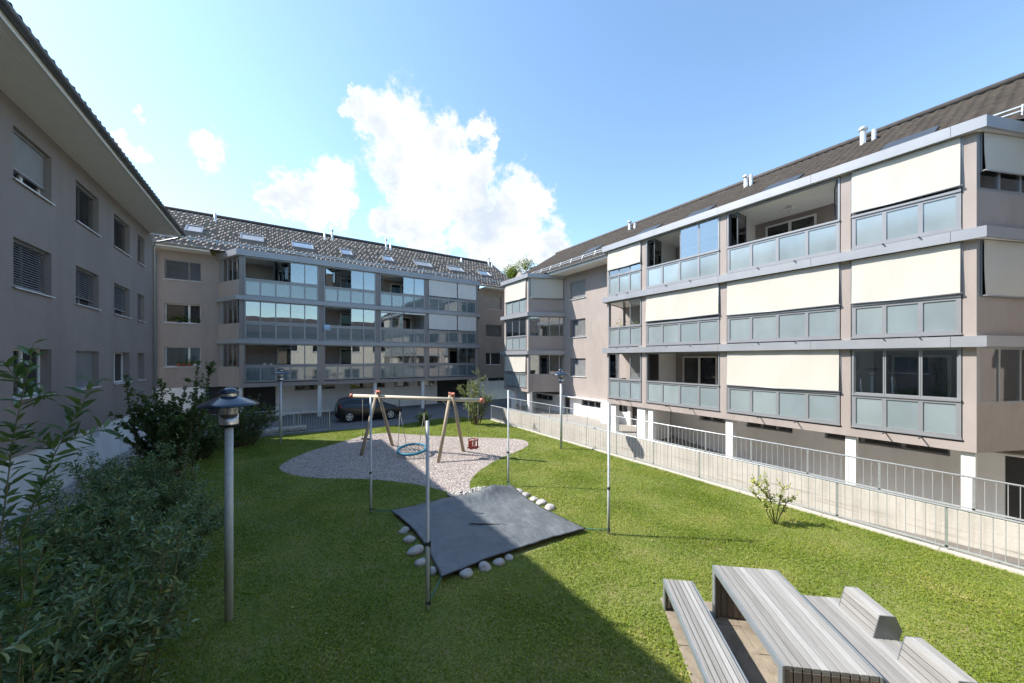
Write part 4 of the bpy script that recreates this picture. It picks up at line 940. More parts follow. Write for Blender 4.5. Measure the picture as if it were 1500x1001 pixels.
# ---------------------------------------------------------------- tarpaulin over the sandpit, boulders round it
def tarp():
    n = 70; P = [np.array(c) for c in (TC[0], TC[3], TC[2], TC[1])]; V = []
    def hum(x, y): return math.sin(x * 3.1 + math.sin(y * 2.3)) * math.sin(y * 2.7 + 1.3 * math.sin(x * 1.9))
    for j in range(n + 1):
        for i in range(n + 1):
            s, t = i / n, j / n
            ss = s + .045 * math.sin(math.pi * t) * (1 - 2 * s); tt = t + .035 * math.sin(math.pi * s) * (1 - 2 * t)
            q = P[0] * (1 - ss) * (1 - tt) + P[1] * ss * (1 - tt) + P[2] * ss * tt + P[3] * (1 - ss) * tt
            x, y, z = q; e = min(s, 1 - s, t, 1 - t)
            z += .05 * min(1, e * 7)                               # lifted by the rim of stones
            z += .20 * math.exp(-((x - 4.95) / .55) ** 2 - ((y - 8.85) / .25) ** 2) + .10 * math.exp(-((x - 3.7) / .7) ** 2 - ((y - 8.95) / .3) ** 2)
            z -= .03 * math.exp(-((x - 4.1) / 1.1) ** 2 - ((y - 7.5) / .9) ** 2)
            z += .009 * hum(x, y) + .006 * hum(x * 2.7 + 3, y * 2.2) + .006 * hum(x * 6.1, y * 5.3 + 2) + .016 * math.sin(9 * (x - .6 * y)) * math.exp(-((x - 5.0) / .5) ** 2 - ((y - 6.9) / .5) ** 2)
            z += .02 * abs(math.sin(x * 7 + y * 1.2)) * math.exp(-((y - 8.9) / .4) ** 2)
            V.append((x, y, max(z, .06)))
    F = [(j * (n + 1) + i, j * (n + 1) + i + 1, (j + 1) * (n + 1) + i + 1, (j + 1) * (n + 1) + i) for j in range(n) for i in range(n)]
    root = tag(empty('tarpaulin', (4.05, 7.7, 0)), 'dark grey tarpaulin stretched flat over the sandpit between four poles', 'tarpaulin')
    m = MB(); m.add(V, F, True); o = m.build('cloth', M['tarp'], None, recalc=False)
    o.parent = root; o.location = (-4.05, -7.7, 0)
    so_ = o.modifiers.new('thick', 'SOLIDIFY'); so_.thickness = .006
    def at(i, j): return V[j * (n + 1) + i]
    m = MB()
    for ring_ in ([at(i, 0) for i in range(0, n + 1, 2)], [at(i, n) for i in range(0, n + 1, 2)], [at(0, j) for j in range(0, n + 1, 2)], [at(n, j) for j in range(0, n + 1, 2)]):
        m.tube([(x, y, z - .004) for x, y, z in ring_], .014, 6)
    h = m.build('hem', M['black'], None); h.parent = root; h.location = (-4.05, -7.7, 0)
    m = MB(); m.tube([(3.62, 7.52, .145), (3.95, 7.32, .135), (4.25, 7.12, .13), (4.32, 7.05, .13)], .012, 6); st = m.build('strap', M['black'], None); st.parent = root; st.location = (-4.05, -7.7, 0)
tarp()
sd_ = MB(); sd_.prism([(2.6, 6.3), (5.5, 6.25), (5.5, 9.0), (2.6, 9.1)], .003, .03); tag(sd_.build('sand', M['kerb']), kind='structure')
def boulder(name, r, seed, squash=.62):
    bm = bmesh.new(); bmesh.ops.create_icosphere(bm, subdivisions=3, radius=1); rnd = random.Random(seed); off = [rnd.uniform(0, 9) for _ in range(3)]
    for v in bm.verts:
        p = v.co; k = 1 + .13 * math.sin(p.x * 2.3 + off[0]) * math.sin(p.y * 2.1 + off[1]) + .09 * math.sin(p.z * 3.3 + off[2] + p.x * 2) + .04 * math.sin(p.y * 6 + off[0])
        k += .05 * math.sin(p.x * 9 + off[1]) * math.sin(p.y * 8 + off[2]) * math.sin(p.z * 7 + off[0]) + .06 * abs(math.sin(p.x * 3 + p.y * 2.2 + off[2])); v.co = p * k; v.co.z *= squash; v.co.x *= 1.15
        v.co *= r
    me = bpy.data.meshes.new(name); bm.to_mesh(me); bm.free(); me.polygons.foreach_set('use_smooth', [True] * len(me.polygons)); me.materials.append(M['stone'])
    o = bpy.data.objects.new(name, me); COL.objects.link(o); return o
ST = [(2.30, 8.22, 0.14, 'first small round boulder on the shaded side of the tarpaulin, farthest from the viewer'), (2.27, 7.74, 0.16, 'second boulder along the shaded side of the tarpaulin'), (2.24, 7.22, 0.19, 'third and cracked-looking wide boulder along the shaded side of the tarpaulin'), (2.19, 6.78, 0.14, 'fourth boulder along the shaded side of the tarpaulin'), (2.27, 6.38, 0.14, 'boulder half hidden behind the nearest steel pole'),
      (2.82, 5.93, 0.15, 'largest long boulder by the near edge of the tarpaulin'), (3.20, 5.93, 0.15, 'middle boulder of three at the near edge of the tarpaulin'), (3.50, 5.92, 0.13, 'small boulder beside the shadow line at the near edge of the tarpaulin'), (3.76, 5.97, 0.10, 'smallest boulder, half under the near edge of the tarpaulin in sun'),
      (5.81, 8.82, 0.15, 'flat boulder at the sunlit far corner of the tarpaulin'), (5.86, 8.50, 0.13, 'second boulder of the row on the sunlit side'), (5.89, 8.15, 0.12, 'middle boulder of the row on the sunlit side'), (5.91, 7.82, 0.14, 'fourth boulder of the row on the sunlit side'), (5.89, 7.47, 0.14, 'near end boulder of the row on the sunlit side')]
for i, (x, y, r, lab) in enumerate(ST):
    r *= .76 if x < 5.7 else .9; o = boulder('boulder', r, i); o.location = (x + (.05 if x < 2.5 else 0), y + (.06 if y < 6.1 else 0), r * .22); o.rotation_euler = (0, 0, i * 1.3); tag(o, lab, 'boulder', 'boulders round the sandpit')
pts = np.stack([RNG.uniform(4.0, 5.15, 160), RNG.uniform(9.38, 9.75, 160), RNG.uniform(.03, .07, 160)], -1)
o = pebbles('rubble', pts, .035, .075, M['stone']); tag(o, 'heap of small pale stones behind the tarpaulin', 'stones', kind='stuff')

# ---------------------------------------------------------------- swings
A1, A2 = Vector((3.48, 16.12, 0)), Vector((5.73, 13.5, 0)); BD = (A2 - A1).normalized(); BN = Vector((-BD.y, BD.x, 0))
BZ_ = 2.28
E0_, E1_ = Vector((2.66, 17.1, BZ_)), Vector((6.55, 12.55, BZ_))
sw = tag(empty('swing_frame', (4.6, 14.8, 0)), 'wooden swing frame of round logs with red end caps on the gravel', 'swing frame')
OFS = Vector((4.6, 14.8, 0))
m = MB(); m.tube([E0_ - OFS, E1_ - OFS], .075, 14); m.build('beam', M['log_pale'], sw)
for e, dr in ((E0_, -1), (E1_, 1)):
    m = MB(); m.tube([e - OFS - BD * .02 * dr, e - OFS + BD * .11 * dr], .095, 14); m.build('end_cap', M['cap'], sw)
for A in (A1, A2):
    for sgn in (1, -1):
        foot = A + BN * .92 * sgn - OFS; foot.z = -.05
        top = A - OFS + BN * -.09 * sgn; top.z = 2.46
        off = BD * (.10 * sgn)
        m = MB(); m.tube([foot + off, top + off], .068, 14); lg = m.build('leg', M['log'], sw)
        d_ = (top - foot).normalized(); m = MB(); m.tube([top + off - d_ * .01, top + off + d_ * .075], .085, 14); m.build('leg_cap', M['cap'], lg)
    m = MB(); a = A - OFS; s_ = -1 if A is A2 else 1
    m.tube([Vector((a.x, a.y, 2.22)) + BD * .42 * s_, Vector((a.x, a.y, 1.92)) + BD * .05 * s_], .018, 8); m.build('brace', M['galv'], sw)
def hang(name, label, seat_fn, at, span, z, mat_, group='swings hanging from the log frame'):
    c = E0_.lerp(E1_, at); root = tag(empty(name, (c.x, c.y, 0)), label, 'swing', group); seat_fn(root)
    return root
def flat(root):
    a, b = -BD * .22, BD * .22
    for q in (a, b):
        m = MB(); m.tube([q + Vector((0, 0, BZ_ - .07)), q + Vector((0, 0, 1.35))], .012, 6); m.build('rope', M['log_pale'], root)
        m = MB(); m.tube([q + Vector((0, 0, 1.35)), q + Vector((0, 0, .46))], .008, 6); m.build('chain', M['chain'], root)
    m = MB(); F = Frame((0, 0), (1, 0), (0, 1)); F.U = BD.copy(); F.D = BN.copy(); m.box(-.24, .24, -.10, .10, .43, .47, F); m.build('seat', M['seat_green'], root, bevel=.012)
hang('flat_swing', 'flat dark green swing seat on thin ropes over the gravel edge', flat, .12, .44, .45, None)
def nest(root):
    off = Vector((-.1, -.35, 0)); Rr = .56; zc = .26
    m = MB(); m.ring(off + Vector((0, 0, zc)), Rr, .055, 44, 10, (R(6), R(-5))); m.build('seat_ring', M['ring'], root)
    m = MB()
    Mx = Matrix.Rotation(R(6), 3, 'X') @ Matrix.Rotation(R(-5), 3, 'Y')
    for k in range(-3, 4):
        t = k * .145; h = math.sqrt(Rr * Rr - t * t)
        for sw_ in (0, 1):
            pts_ = []
            for s in np.linspace(-1, 1, 9):
                p = Vector((t, s * h, -.05 * (1 - s * s))) if sw_ == 0 else Vector((s * h, t, -.045 * (1 - s * s)))
                pts_.append(off + Vector((0, 0, zc)) + Mx @ p)
            m.tube(pts_, .012, 6)
    m.build('net', M['rope_grey'], root)
    for sgn in (-1, 1):
        top = BD * (.62 * sgn) + Vector((0, 0, BZ_ - .08))
        m = MB(); m.tube([top, top - Vector((0, 0, .5)) - BD * .05 * sgn], .016, 8); m.build('hanger', M['black'], root)
        j = top - Vector((0, 0, .5)) - BD * .05 * sgn
        for s2 in (-1, 1):
            a = math.atan2(BD.y * sgn, BD.x * sgn) + s2 * .6
            m = MB(); m.tube([j, off + Vector((0, 0, zc)) + Mx @ Vector((Rr * math.cos(a), Rr * math.sin(a), 0))], .012, 6); m.build('rope', M['rope_grey'], root)
hang('nest_swing', 'round blue rope nest swing hanging low in the middle of the log frame', nest, .49, 1.2, .3, None)
def bucket(root):
    a, b = -BD * .2, BD * .2
    for q in (a, b):
        m = MB(); m.tube([q + Vector((0, 0, BZ_ - .07)), q + Vector((0, 0, .74))], .007, 6); m.build('chain', M['chain'], root)
    F = Frame((0, 0), (1, 0), (0, 1)); F.U = BD.copy(); F.D = BN.copy()
    m = MB()
    m.ring((0, 0, .74), .19, .022, 26, 8); m.box(-.20, .20, -.16, .16, .42, .46, F)
    for u, d in ((-.18, 0), (.18, 0), (0, .18), (0, -.18), (-.09, -.165), (.09, -.165)): m.box(u - .022, u + .022, d - .015, d + .015, .46, .74, F)
    m.box(-.05, .05, -.205, -.185, .40, .74, F)
    m.build('bucket_seat', M['seat_red'], root, bevel=.006)
hang('bucket_swing', 'dark red toddler bucket swing on chains near the end of the beam', bucket, .945, .4, .5, None)

# ---------------------------------------------------------------- picnic table and benches
def slatted(root, L0, L1, w0, w1, zt, nb, leg=True, edge='bench_metal', legw=.055, thick=.045):
    """boards lengthwise between two steel side frames; slatted legs close both ends"""
    m = MB(); bw = (w1 - w0 - .02) / nb
    for i in range(nb): m.box(L0 + .005, L1 - .005, w0 + .012 + i * bw, w0 + .012 + (i + 1) * bw - .012, zt - thick, zt, PFF)
    m.build('top_boards', M['wood'], root, bevel=.003)
    for ww in (w0, w1):
        s = -1 if ww == w0 else 1; a, b = (ww - .012, ww + .008) if s < 0 else (ww - .008, ww + .012)
        m = MB(); m.box(L0, L1, a, b, zt - .085, zt - .004, PFF)
        for l0, l1 in ((L0, L0 + .085), (L1 - .085, L1)): m.box(l0, l1, a, b, .025, zt - .0855, PFF)
        m.build('side_frame', M[edge], root)
    for l0, l1 in ((L0, L0 + .045), (L1 - .045, L1)):
        m = MB()
        for i in range(nb): m.box(l0 + .002, l1 - .002, w0 + .012 + i * bw, w0 + .012 + (i + 1) * bw - .012, .03, zt - thick - .004, PFF)
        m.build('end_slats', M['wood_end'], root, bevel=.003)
def furn(name, label, cat, group=None):
    r = tag(empty(name, (0, 0, 0)), label, cat, group); return r
def relocate(r, l, w):
    c = PFp(l, w); c.z = 0
    r.location = c
    for ch in r.children:
        ch.data.transform(Matrix.Translation(-c))
t = furn('picnic_table', 'long grey slatted picnic table with steel edges on paving slabs', 'table')
slatted(t, -.92, .92, -.435, .435, .78, 10); relocate(t, 0, 0)
b1 = furn('bench', 'narrow slatted bench without a back, on the path side of the picnic table', 'bench', 'benches of the picnic table')
slatted(b1, -.98, .90, -1.13, -.72, .47, 6); relocate(b1, 0, -.92)
b2 = furn('bench', 'wide slatted bench with two boxed backrests facing the picnic table', 'bench', 'benches of the picnic table')
slatted(b2, -.92, .92, .77, 1.40, .45, 8)
for l0, l1 in ((-.72, -.13), (.20, .80)):
    prof = [(1.12, .455), (1.19, .735), (1.36, .735), (1.43, .58), (1.40, .455)]
    m = MB(); n = 4
    for i in range(n):
        a, b = i / n, (i + 1) / n - .03
        q = [(1.12 + .07 * a, .455 + .28 * a), (1.12 + .07 * b, .455 + .28 * b), (1.15 + .07 * b, .445 + .28 * b), (1.15 + .07 * a, .445 + .28 * a)]
        m.add([PFF.p(l, d, z) for l in (l0 + .012, l1 - .012) for d, z in q], [(0, 1, 2, 3), (7, 6, 5, 4), (0, 4, 5, 1), (1, 5, 6, 2), (2, 6, 7, 3), (3, 7, 4, 0)])
    for i in range(2): m.box(l0 + .012, l1 - .012, 1.192 + i * .085, 1.192 + i * .085 + .079, .712, .737, PFF)
    bk = m.build('backrest', M['wood'], b2, bevel=.002)
    for l in (l0, l1 - .012):
        m = MB(); m.add([PFF.p(l + e, d, z) for e in (0, .012) for d, z in prof], [tuple(range(5)), tuple(range(5, 10))[::-1]] + [(i, 5 + i, 5 + (i + 1) % 5, (i + 1) % 5) for i in range(5)])
        m.build('end_plate', M['plate_metal'], bk)
    m = MB(); m.add([PFF.p(l, d, z) for l in (l0 + .014, l1 - .014) for d, z in ((1.365, .71), (1.42, .58), (1.395, .46), (1.375, .46))], [(0, 1, 2, 3), (7, 6, 5, 4), (0, 4, 5, 1), (1, 5, 6, 2), (2, 6, 7, 3), (3, 7, 4, 0)])
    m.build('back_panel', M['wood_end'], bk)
c = PFp(0, 1.08); c.z = 0; b2.location = c
for ch in b2.children:
    ch.data.transform(Matrix.Translation(-c))
    for g2 in ch.children: g2.data.transform(Matrix.Translation(-c))

# ---------------------------------------------------------------- car
def car():
    root = tag(empty('parked_car', (4.78, 24.75, .012), R(-3.5)), 'black hatchback parked on the shaded road under the balconies', 'car')
    LN = 4.25
    st = [  # x, half width, z sill, z belt, half width at roof, z top
        (-2.12, .66, .42, .72, .60, .86), (-2.05, .78, .30, .80, .66, 1.02), (-1.90, .83, .24, .92, .60, 1.30), (-1.65, .86, .22, .95, .57, 1.42), (-1.2, .87, .20, .95, .58, 1.475), (-.6, .875, .20, .93, .60, 1.50), (0, .875, .20, .91, .61, 1.49), (.45, .875, .20, .89, .60, 1.42), (.85, .87, .20, .87, .60, 1.20), (1.15, .865, .20, .86, .64, .98), (1.5, .85, .22, .80, .62, .885), (1.85, .80, .26, .70, .56, .78), (2.05, .70, .32, .60, .48, .68), (2.13, .55, .40, .54, .38, .58)]
    xs = np.array([s[0] for s in st]); xx = np.linspace(xs[0], xs[-1], 72)
    P = [np.interp(xx, xs, [s[k] for s in st]) for k in range(1, 6)]
    for k in range(5):
        q = P[k].copy()
        for _ in range(2): q[1:-1] = .25 * q[:-2] + .5 * q[1:-1] + .25 * q[2:]
        P[k] = q
    def sect(i):
        w, zs, zb, wr, zt = (P[k][i] for k in range(5))
        return [(0, zs - .02), (w * .8, zs - .02), (w * .97, zs + .05), (w, zs + .2), (w * 1.005, (zs + zb) / 2 + .06), (w * .985, zb - .05), (w * .96, zb), (w * .96 + (wr - w * .96) * .5, zb + (zt - zb) * .55), (wr, zb + (zt - zb) * .90), (wr * .86, zt - .012), (wr * .45, zt + .004), (0, zt + .008)]
    V = []; F = []; n = 12; tot = 2 * n - 2
    for i in range(len(xx)):
        s = sect(i); full = [(y, z) for y, z in s] + [(-y, z) for y, z in s[-2:0:-1]]
        for y, z in full:
            zz = z
            V.append((xx[i], y, zz))
    for i in range(len(xx) - 1):
        for j in range(tot): F.append((i * tot + j, (i + 1) * tot + j, (i + 1) * tot + (j + 1) % tot, i * tot + (j + 1) % tot))
    F += [tuple(range(tot)), tuple((len(xx) - 1) * tot + j for j in range(tot))[::-1]]
    m = MB(); m.add(V, F, True); m.build('body', M['car'], root)
    def side_pt(x, t, sgn, off):
        w, zs, zb, wr, zt = (float(np.interp(x, xx, P[k])) for k in range(5))
        y0, z0, y1, z1 = w * .96, zb, wr, zb + (zt - zb) * .90
        return Vector((x, sgn * (y0 + (y1 - y0) * t + off), z0 + (z1 - z0) * t))
    for sgn in (-1, 1):
        for (a, b, ta, tb) in ((-1.55, -1.08, .35, 1), (-1.02, -.12, 1, 1), (-.05, .98, 1, .30)):
            m = MB(); k = 10; pts = []
            for i in range(k + 1):
                x = a + (b - a) * i / k; top = ta + (tb - ta) * i / k if (ta, tb) != (1, .30) else (1 if x < .42 else 1 - (x - .42) / .56 * .72)
                pts.append((side_pt(x, .08, sgn, .012), side_pt(x, .08 + .84 * top, sgn, .012)))
            vs = [p for q in pts for p in q]; m.add(vs, [(2 * i, 2 * i + 2, 2 * i + 3, 2 * i + 1) for i in range(k)]); m.build('side_window', M['car_glass'], root)
        for x in (-1.28, 1.32):
            m = MB(); m.lathe([(.20, -.09), (.315, -.085), (.325, -.05), (.325, .05), (.315, .09), (.20, .095)], (x, sgn * .80, .322), 28, (0, sgn, 0)); wo = m.build('wheel', M['tyre'], root)
            m = MB(); m.lathe([(.215, .06), (.215, .10), (.19, .10), (.185, .05)], (x, sgn * .80, .322), 28, (0, sgn, 0))
            m.lathe([(0, .085), (.05, .085), (.055, .06)], (x, sgn * .80, .322), 14, (0, sgn, 0))
            for q in range(5):
                a = q * 2 * math.pi / 5 + .3; cx_, cz_ = math.cos(a), math.sin(a)
                m.bar(Vector((x, sgn * .875, .322)) + Vector((cx_ * .03, 0, cz_ * .03)), Vector((x, sgn * .875, .322)) + Vector((cx_ * .2, 0, cz_ * .2)), .085, .02, up=(0, 1, 0))
            m.build('rim', M['alloy'], wo)
            m = MB(); m.lathe([(0, .03), (.20, .035)], (x, sgn * .80, .322), 20, (0, sgn, 0)); m.build('brake_disc', M['black'], wo)
            m = MB(); pts = [Vector((x + .40 * math.cos(a), sgn * .868, .30 + .40 * math.sin(a))) for a in np.linspace(-.15, math.pi + .15, 16)]; m.tube(pts, .022, 6); m.build('wheel_arch', M['car'], root)
        def lampbox(name, pts, material):
            m = MB(); m.add([Vector(p) for p in pts] , [(0, 1, 2, 3), (4, 5, 6, 7), (0, 1, 5, 4), (1, 2, 6, 5), (2, 3, 7, 6), (3, 0, 4, 7)]); m.build(name, M[material], root, bevel=.015)
        y = sgn
        lampbox('tail_light', [(-2.11, y * .60, .80), (-1.78, y * .86, .83), (-1.76, y * .83, 1.05), (-1.98, y * .62, 1.08), (-2.05, y * .5, .80), (-1.75, y * .72, .83), (-1.74, y * .7, 1.05), (-1.92, y * .5, 1.08)], 'tail')
        lampbox('headlight', [(1.98, y * .50, .56), (1.62, y * .83, .62), (1.55, y * .82, .76), (1.88, y * .52, .74), (1.9, y * .45, .56), (1.6, y * .7, .62), (1.5, y * .7, .76), (1.8, y * .45, .74)], 'headlamp')
        m = MB(); m.tube([(.78, sgn * .86, .93), (.74, sgn * 1.0, .96)], .035, 8); m.box(.66, .80, min(sgn * .95, sgn * 1.07), max(sgn * .95, sgn * 1.07), .90, 1.02); m.build('wing_mirror', M['car'], root, bevel=.02)
        m = MB()
        for x in (-.86, .22): m.box(x - .09, x + .09, min(sgn * .868, sgn * .892), max(sgn * .868, sgn * .892), .80, .825)
        m.build('door_handle', M['car'], root)
        m = MB(); m.box(-.9, .9, min(sgn * .87, sgn * .888), max(sgn * .87, sgn * .888), .47, .51); m.build('rubbing_strip', M['black'], root)
    m = MB(); m.add([(-1.99, .52, 1.02), (-1.99, -.52, 1.02), (-1.73, -.46, 1.40), (-1.73, .46, 1.40)], [(0, 1, 2, 3)]); m.build('rear_window', M['car_glass'], root)
    m = MB(); m.add([(1.22, .62, .985), (1.22, -.62, .985), (.55, -.50, 1.40), (.55, .50, 1.40)], [(0, 1, 2, 3)]); m.build('windscreen', M['car_glass'], root)
    root.scale = (.93, .95, 1.0)
car()

# ---------------------------------------------------------------- small things on sills and balconies
WP = Matrix.Translation((-2.1, 27.3, 0)) @ Matrix.Rotation(ROT, 4, 'Z')
def pot_at(u, d, z, s, material, leafm, label, nl, hh, name='potted_plant', group=None, spread=.16):
    c = WP @ Vector((u, d, z)); root = tag(empty(name, c), label, 'potted plant', group)
    m = MB(); m.lathe([(0, 0), (.07 * s, 0), (.095 * s, .14 * s), (.10 * s, .15 * s), (.085 * s, .15 * s), (0, .13 * s)], n=16); m.build('pot', M[material], root)
    P = np.stack([RNG.normal(0, spread * .55, nl), RNG.normal(0, .05, nl), .13 * s + np.abs(RNG.normal(0, hh * .45, nl))], -1)
    leaves('foliage', P, None, .07, .035, M[leafm], root)
# ---------------------------------------------------------------- plants
LT = np.array([(0, 0, 0), (.35, -.5, .02), (.35, 0, -.05), (.35, .5, .02), (.7, -.38, -.02), (.7, 0, -.09), (.7, .38, -.02), (1, 0, -.16)])
LF = np.array([(0, 1, 2, 2), (0, 2, 3, 3), (1, 4, 5, 2), (2, 5, 6, 3), (4, 7, 5, 5), (5, 7, 6, 6)])
LTRI = np.array([(0, 1, 2), (0, 2, 3), (1, 4, 5), (1, 5, 2), (2, 5, 6), (2, 6, 3), (4, 7, 5), (5, 7, 6)])
def leaves(name, P, D, L, Wd, material, parent, jitter=.5):
    n = len(P)
    if D is None: D = RNG.normal(0, 1, (n, 3)); D[:, 2] *= .5
    D = D + RNG.normal(0, jitter, (n, 3)) * .5; D /= np.linalg.norm(D, axis=1, keepdims=True) + 1e-9
    up = np.array([0, 0, 1.0]) + RNG.normal(0, .45, (n, 3)); S = np.cross(D, up); S /= np.linalg.norm(S, axis=1, keepdims=True) + 1e-9
    Nn = np.cross(S, D)
    l = L * RNG.uniform(.6, 1.2, (n, 1, 1)); w = Wd * RNG.uniform(.7, 1.2, (n, 1, 1))
    V = P[:, None, :] + D[:, None, :] * LT[None, :, 0:1] * l + S[:, None, :] * LT[None, :, 1:2] * w + Nn[:, None, :] * LT[None, :, 2:3] * l
    F = (LTRI[None] + (np.arange(n) * 8)[:, None, None]).reshape(-1, 3)
    return np_mesh(name, V.reshape(-1, 3), F, material, parent, True)
def shrub(name, label, cat, base, h, rad, nst, leafL, leafW, lm, per_m, seed, twigs=5, upright=.5, stems=None, group=None, start=.2, bark='twig', sr=.012, twl=.35, shoots=0):
    """several stems from one root, side twigs, leaves set along both"""
    rnd = np.random.default_rng(seed); root = tag(empty(name, base), label, cat, group)
    m = MB(); Ps, Ds = [], []
    def along(pts, t0):
        pts = np.array(pts); seg = np.linalg.norm(np.diff(pts, axis=0), axis=1); cum = np.concatenate([[0], np.cumsum(seg)]); n = max(3, int(cum[-1] * (1 - t0) * per_m))
        s = np.sort(rnd.uniform(t0, 1, n)) * cum[-1]; q = np.stack([np.interp(s, cum, pts[:, k]) for k in range(3)], -1)
        tg = (pts[-1] - pts[0]) / (cum[-1] + 1e-9); a = np.arange(n) * 2.4 + rnd.uniform(0, 6)
        e1 = np.cross(tg, [0.3, .2, 1]); e1 /= np.linalg.norm(e1) + 1e-9; e2 = np.cross(tg, e1)
        d = np.cos(a)[:, None] * e1 + np.sin(a)[:, None] * e2 + tg * .55 + np.array([0, 0, .1])
        Ps.append(q); Ds.append(d)
    L_ = stems or []
    if not stems:
        for i in range(nst):
            a = rnd.uniform(0, 6.28); rr = rad * math.sqrt(rnd.uniform(.02, 1)); hh = h * rnd.uniform(.6, 1.05) * (1 - .35 * (rr / rad) ** 2)
            e = np.array([rr * math.cos(a), rr * math.sin(a), hh]); b0 = np.array([rr * .25 * math.cos(a), rr * .25 * math.sin(a), 0])
            mid = b0 + (e - b0) * .5 + np.array([0, 0, hh * .12 * (1 - upright)]) - np.array([e[0], e[1], 0]) * upright * .25
            L_.append([b0, b0 * .5 + mid * .5 + rnd.normal(0, .03, 3), mid, mid * .4 + e * .6 + rnd.normal(0, .04, 3), e])
    for i in range(shoots):
        a = rnd.uniform(0, 6.28); rr = rad * math.sqrt(rnd.uniform(0, .8)); hh = h * rnd.uniform(.95, 1.25); ln_ = rnd.normal(0, .12, 2)
        L_.append([np.array([rr * .6 * math.cos(a), rr * .6 * math.sin(a), 0]), np.array([rr * .9 * math.cos(a), rr * .9 * math.sin(a), hh * .5]), np.array([rr * math.cos(a) + ln_[0] * .5, rr * math.sin(a) + ln_[1] * .5, hh * .8]), np.array([rr * math.cos(a) + ln_[0], rr * math.sin(a) + ln_[1], hh])])
    for pts in L_:
        pts = [np.array(p, float) for p in pts]; k = len(pts)
        m.tube([tuple(p) for p in pts], list(np.linspace(sr, sr * .3, k)), 6); along(pts, start)
        tot = np.array(pts)
        for _ in range(twigs):
            t = rnd.uniform(max(.15, start), .92) * (k - 1); i = int(t); p = tot[i] + (tot[min(i + 1, k - 1)] - tot[i]) * (t - i)
            d = rnd.normal(0, 1, 3); d[2] = abs(d[2]) * .6 + .25; d /= np.linalg.norm(d); ln = twl * rnd.uniform(.5, 1.2)
            tw = [p, p + d * ln * .5 + np.array([0, 0, .02]), p + d * ln + np.array([0, 0, .05])]
            if tw[2][2] > .02: m.tube([tuple(q) for q in tw], [sr * .4, sr * .3, sr * .2], 5); along(tw, .05)
    m.build('stem', M[bark], root)
    P = np.concatenate(Ps); D = np.concatenate(Ds); k = P[:, 2] > .03
    leaves('foliage', P[k], D[k], leafL, leafW, M[lm], root)
    return root
G1 = 'shrubs of the shaded bed along the left wall'
# two very tall shoots close to the viewer
def rel(P, b): return [np.array(p) - np.array(b) for p in P]
b = (-1.75, 4.35, 0)
shrub('tall_shrub', 'tall leafy shoots rising highest in front of the shaded wall', 'shrub', b, 4, .6, 0, .14, .036, 'leaf_tall', 58, 3, 2, stems=[
    [(0, 0, 0), (-.02, .02, 1.2), (-.03, 0, 2.4), (.05, -.02, 3.3), (.14, .01, 4.02)], [(0, 0, 0), (.05, .1, 1.4), (.02, .15, 2.5), (.20, .17, 3.15), (.42, .2, 3.74)],
    [(0, 0, 0), (-.2, -.15, 1.3), (-.3, -.2, 2.4), (-.33, -.2, 3.35)], [(0, 0, 0), (-.15, .2, 1.2), (-.35, .25, 2.3), (-.45, .2, 3.05)], [(0, 0, 0), (.1, -.2, 1.0), (.2, -.3, 1.9), (.3, -.3, 2.55)]], group=G1, start=.3, twl=.25, sr=.008)
spots = [(-2.1, 3.6, 1.9, .75, 26, 'low dark shrub at the corner nearest to the viewer'), (-1.7, 5.5, 1.75, .85, 30, 'blue-green narrow-leaved shrub below the tall shoots'), (-2.8, 5.6, 1.75, .9, 30, 'bushy narrow-leaved shrub behind the tall shoots, against the white plinth'),
         (-1.7, 7.4, 1.2, .95, 30, 'low spreading blue-green shrub opposite the nearest lamp post'), (-2.9, 7.9, 1.4, .95, 32, 'upright narrow-leaved shrub in the middle of the bed by the wall'), (-1.75, 9.6, 1.15, 1.05, 28, 'low grey-green shrub reaching onto the lawn beyond the lamp post'),
         (-3.0, 10.4, 1.3, .95, 30, 'narrow-leaved shrub before the pebble strip'), (-2.4, 11.9, 1.35, .95, 26, 'rounded grey-green shrub at the lawn edge before the dark shrub'), (-3.3, 13.0, 1.3, 1.0, 28, 'narrow-leaved shrub beside the cellar window')]
for i, (x, y, h, r_, ns, lab) in enumerate(spots):
    low = i in (3, 5, 7)
    shrub('shrub', lab, 'shrub', (x, y, 0), h, r_, ns, .072 if low else .112, .028 if low else .033, 'leaf_willow', 56 if low else 44, 20 + i, 9, .3 if low else .55, group=G1, start=.12, twl=.36, shoots=3 if low else 8)
shrub('large_shrub', 'big dark round-leaved shrub at the far corner of the shaded block', 'shrub', (-3.1, 16.0, 0), 3.35, 1.2, 46, .095, .078, 'leaf_hazel', 44, 51, 10, .6, start=.1, sr=.018, bark='bark', twl=.42, shoots=3)
shrub('large_shrub', 'broad dark shrub in shade by the short railing, behind the nearest lamp', 'shrub', (-1.4, 20.2, 0), 2.1, 1.5, 34, .085, .06, 'leaf_hazel', 32, 52, 11, .3, start=.08, sr=.018, bark='bark', twl=.5)
shrub('large_shrub', 'dark low shrub between the two big shaded shrubs', 'shrub', (-2.7, 18.4, 0), 1.7, 1.1, 26, .085, .06, 'leaf_hazel', 32, 53, 10, .3, start=.08, sr=.018, bark='bark', twl=.45)
shrub('young_tree', 'slender young olive-green tree at the far end of the kerb railing', 'tree', (9.76, 19.37, 0), 3.15, 1.05, 26, .10, .042, 'leaf_olive', 34, 61, 10, .8, start=.22, sr=.022, bark='bark', twl=.42)
shrub('small_bush', 'small bright green bush at the road edge behind the swing frame', 'bush', (7.13, 21.1, 0), .85, .5, 20, .06, .04, 'leaf_bright', 55, 62, 8, .4, start=.1, twl=.25)
bs = (9.83, 3.93, 0)
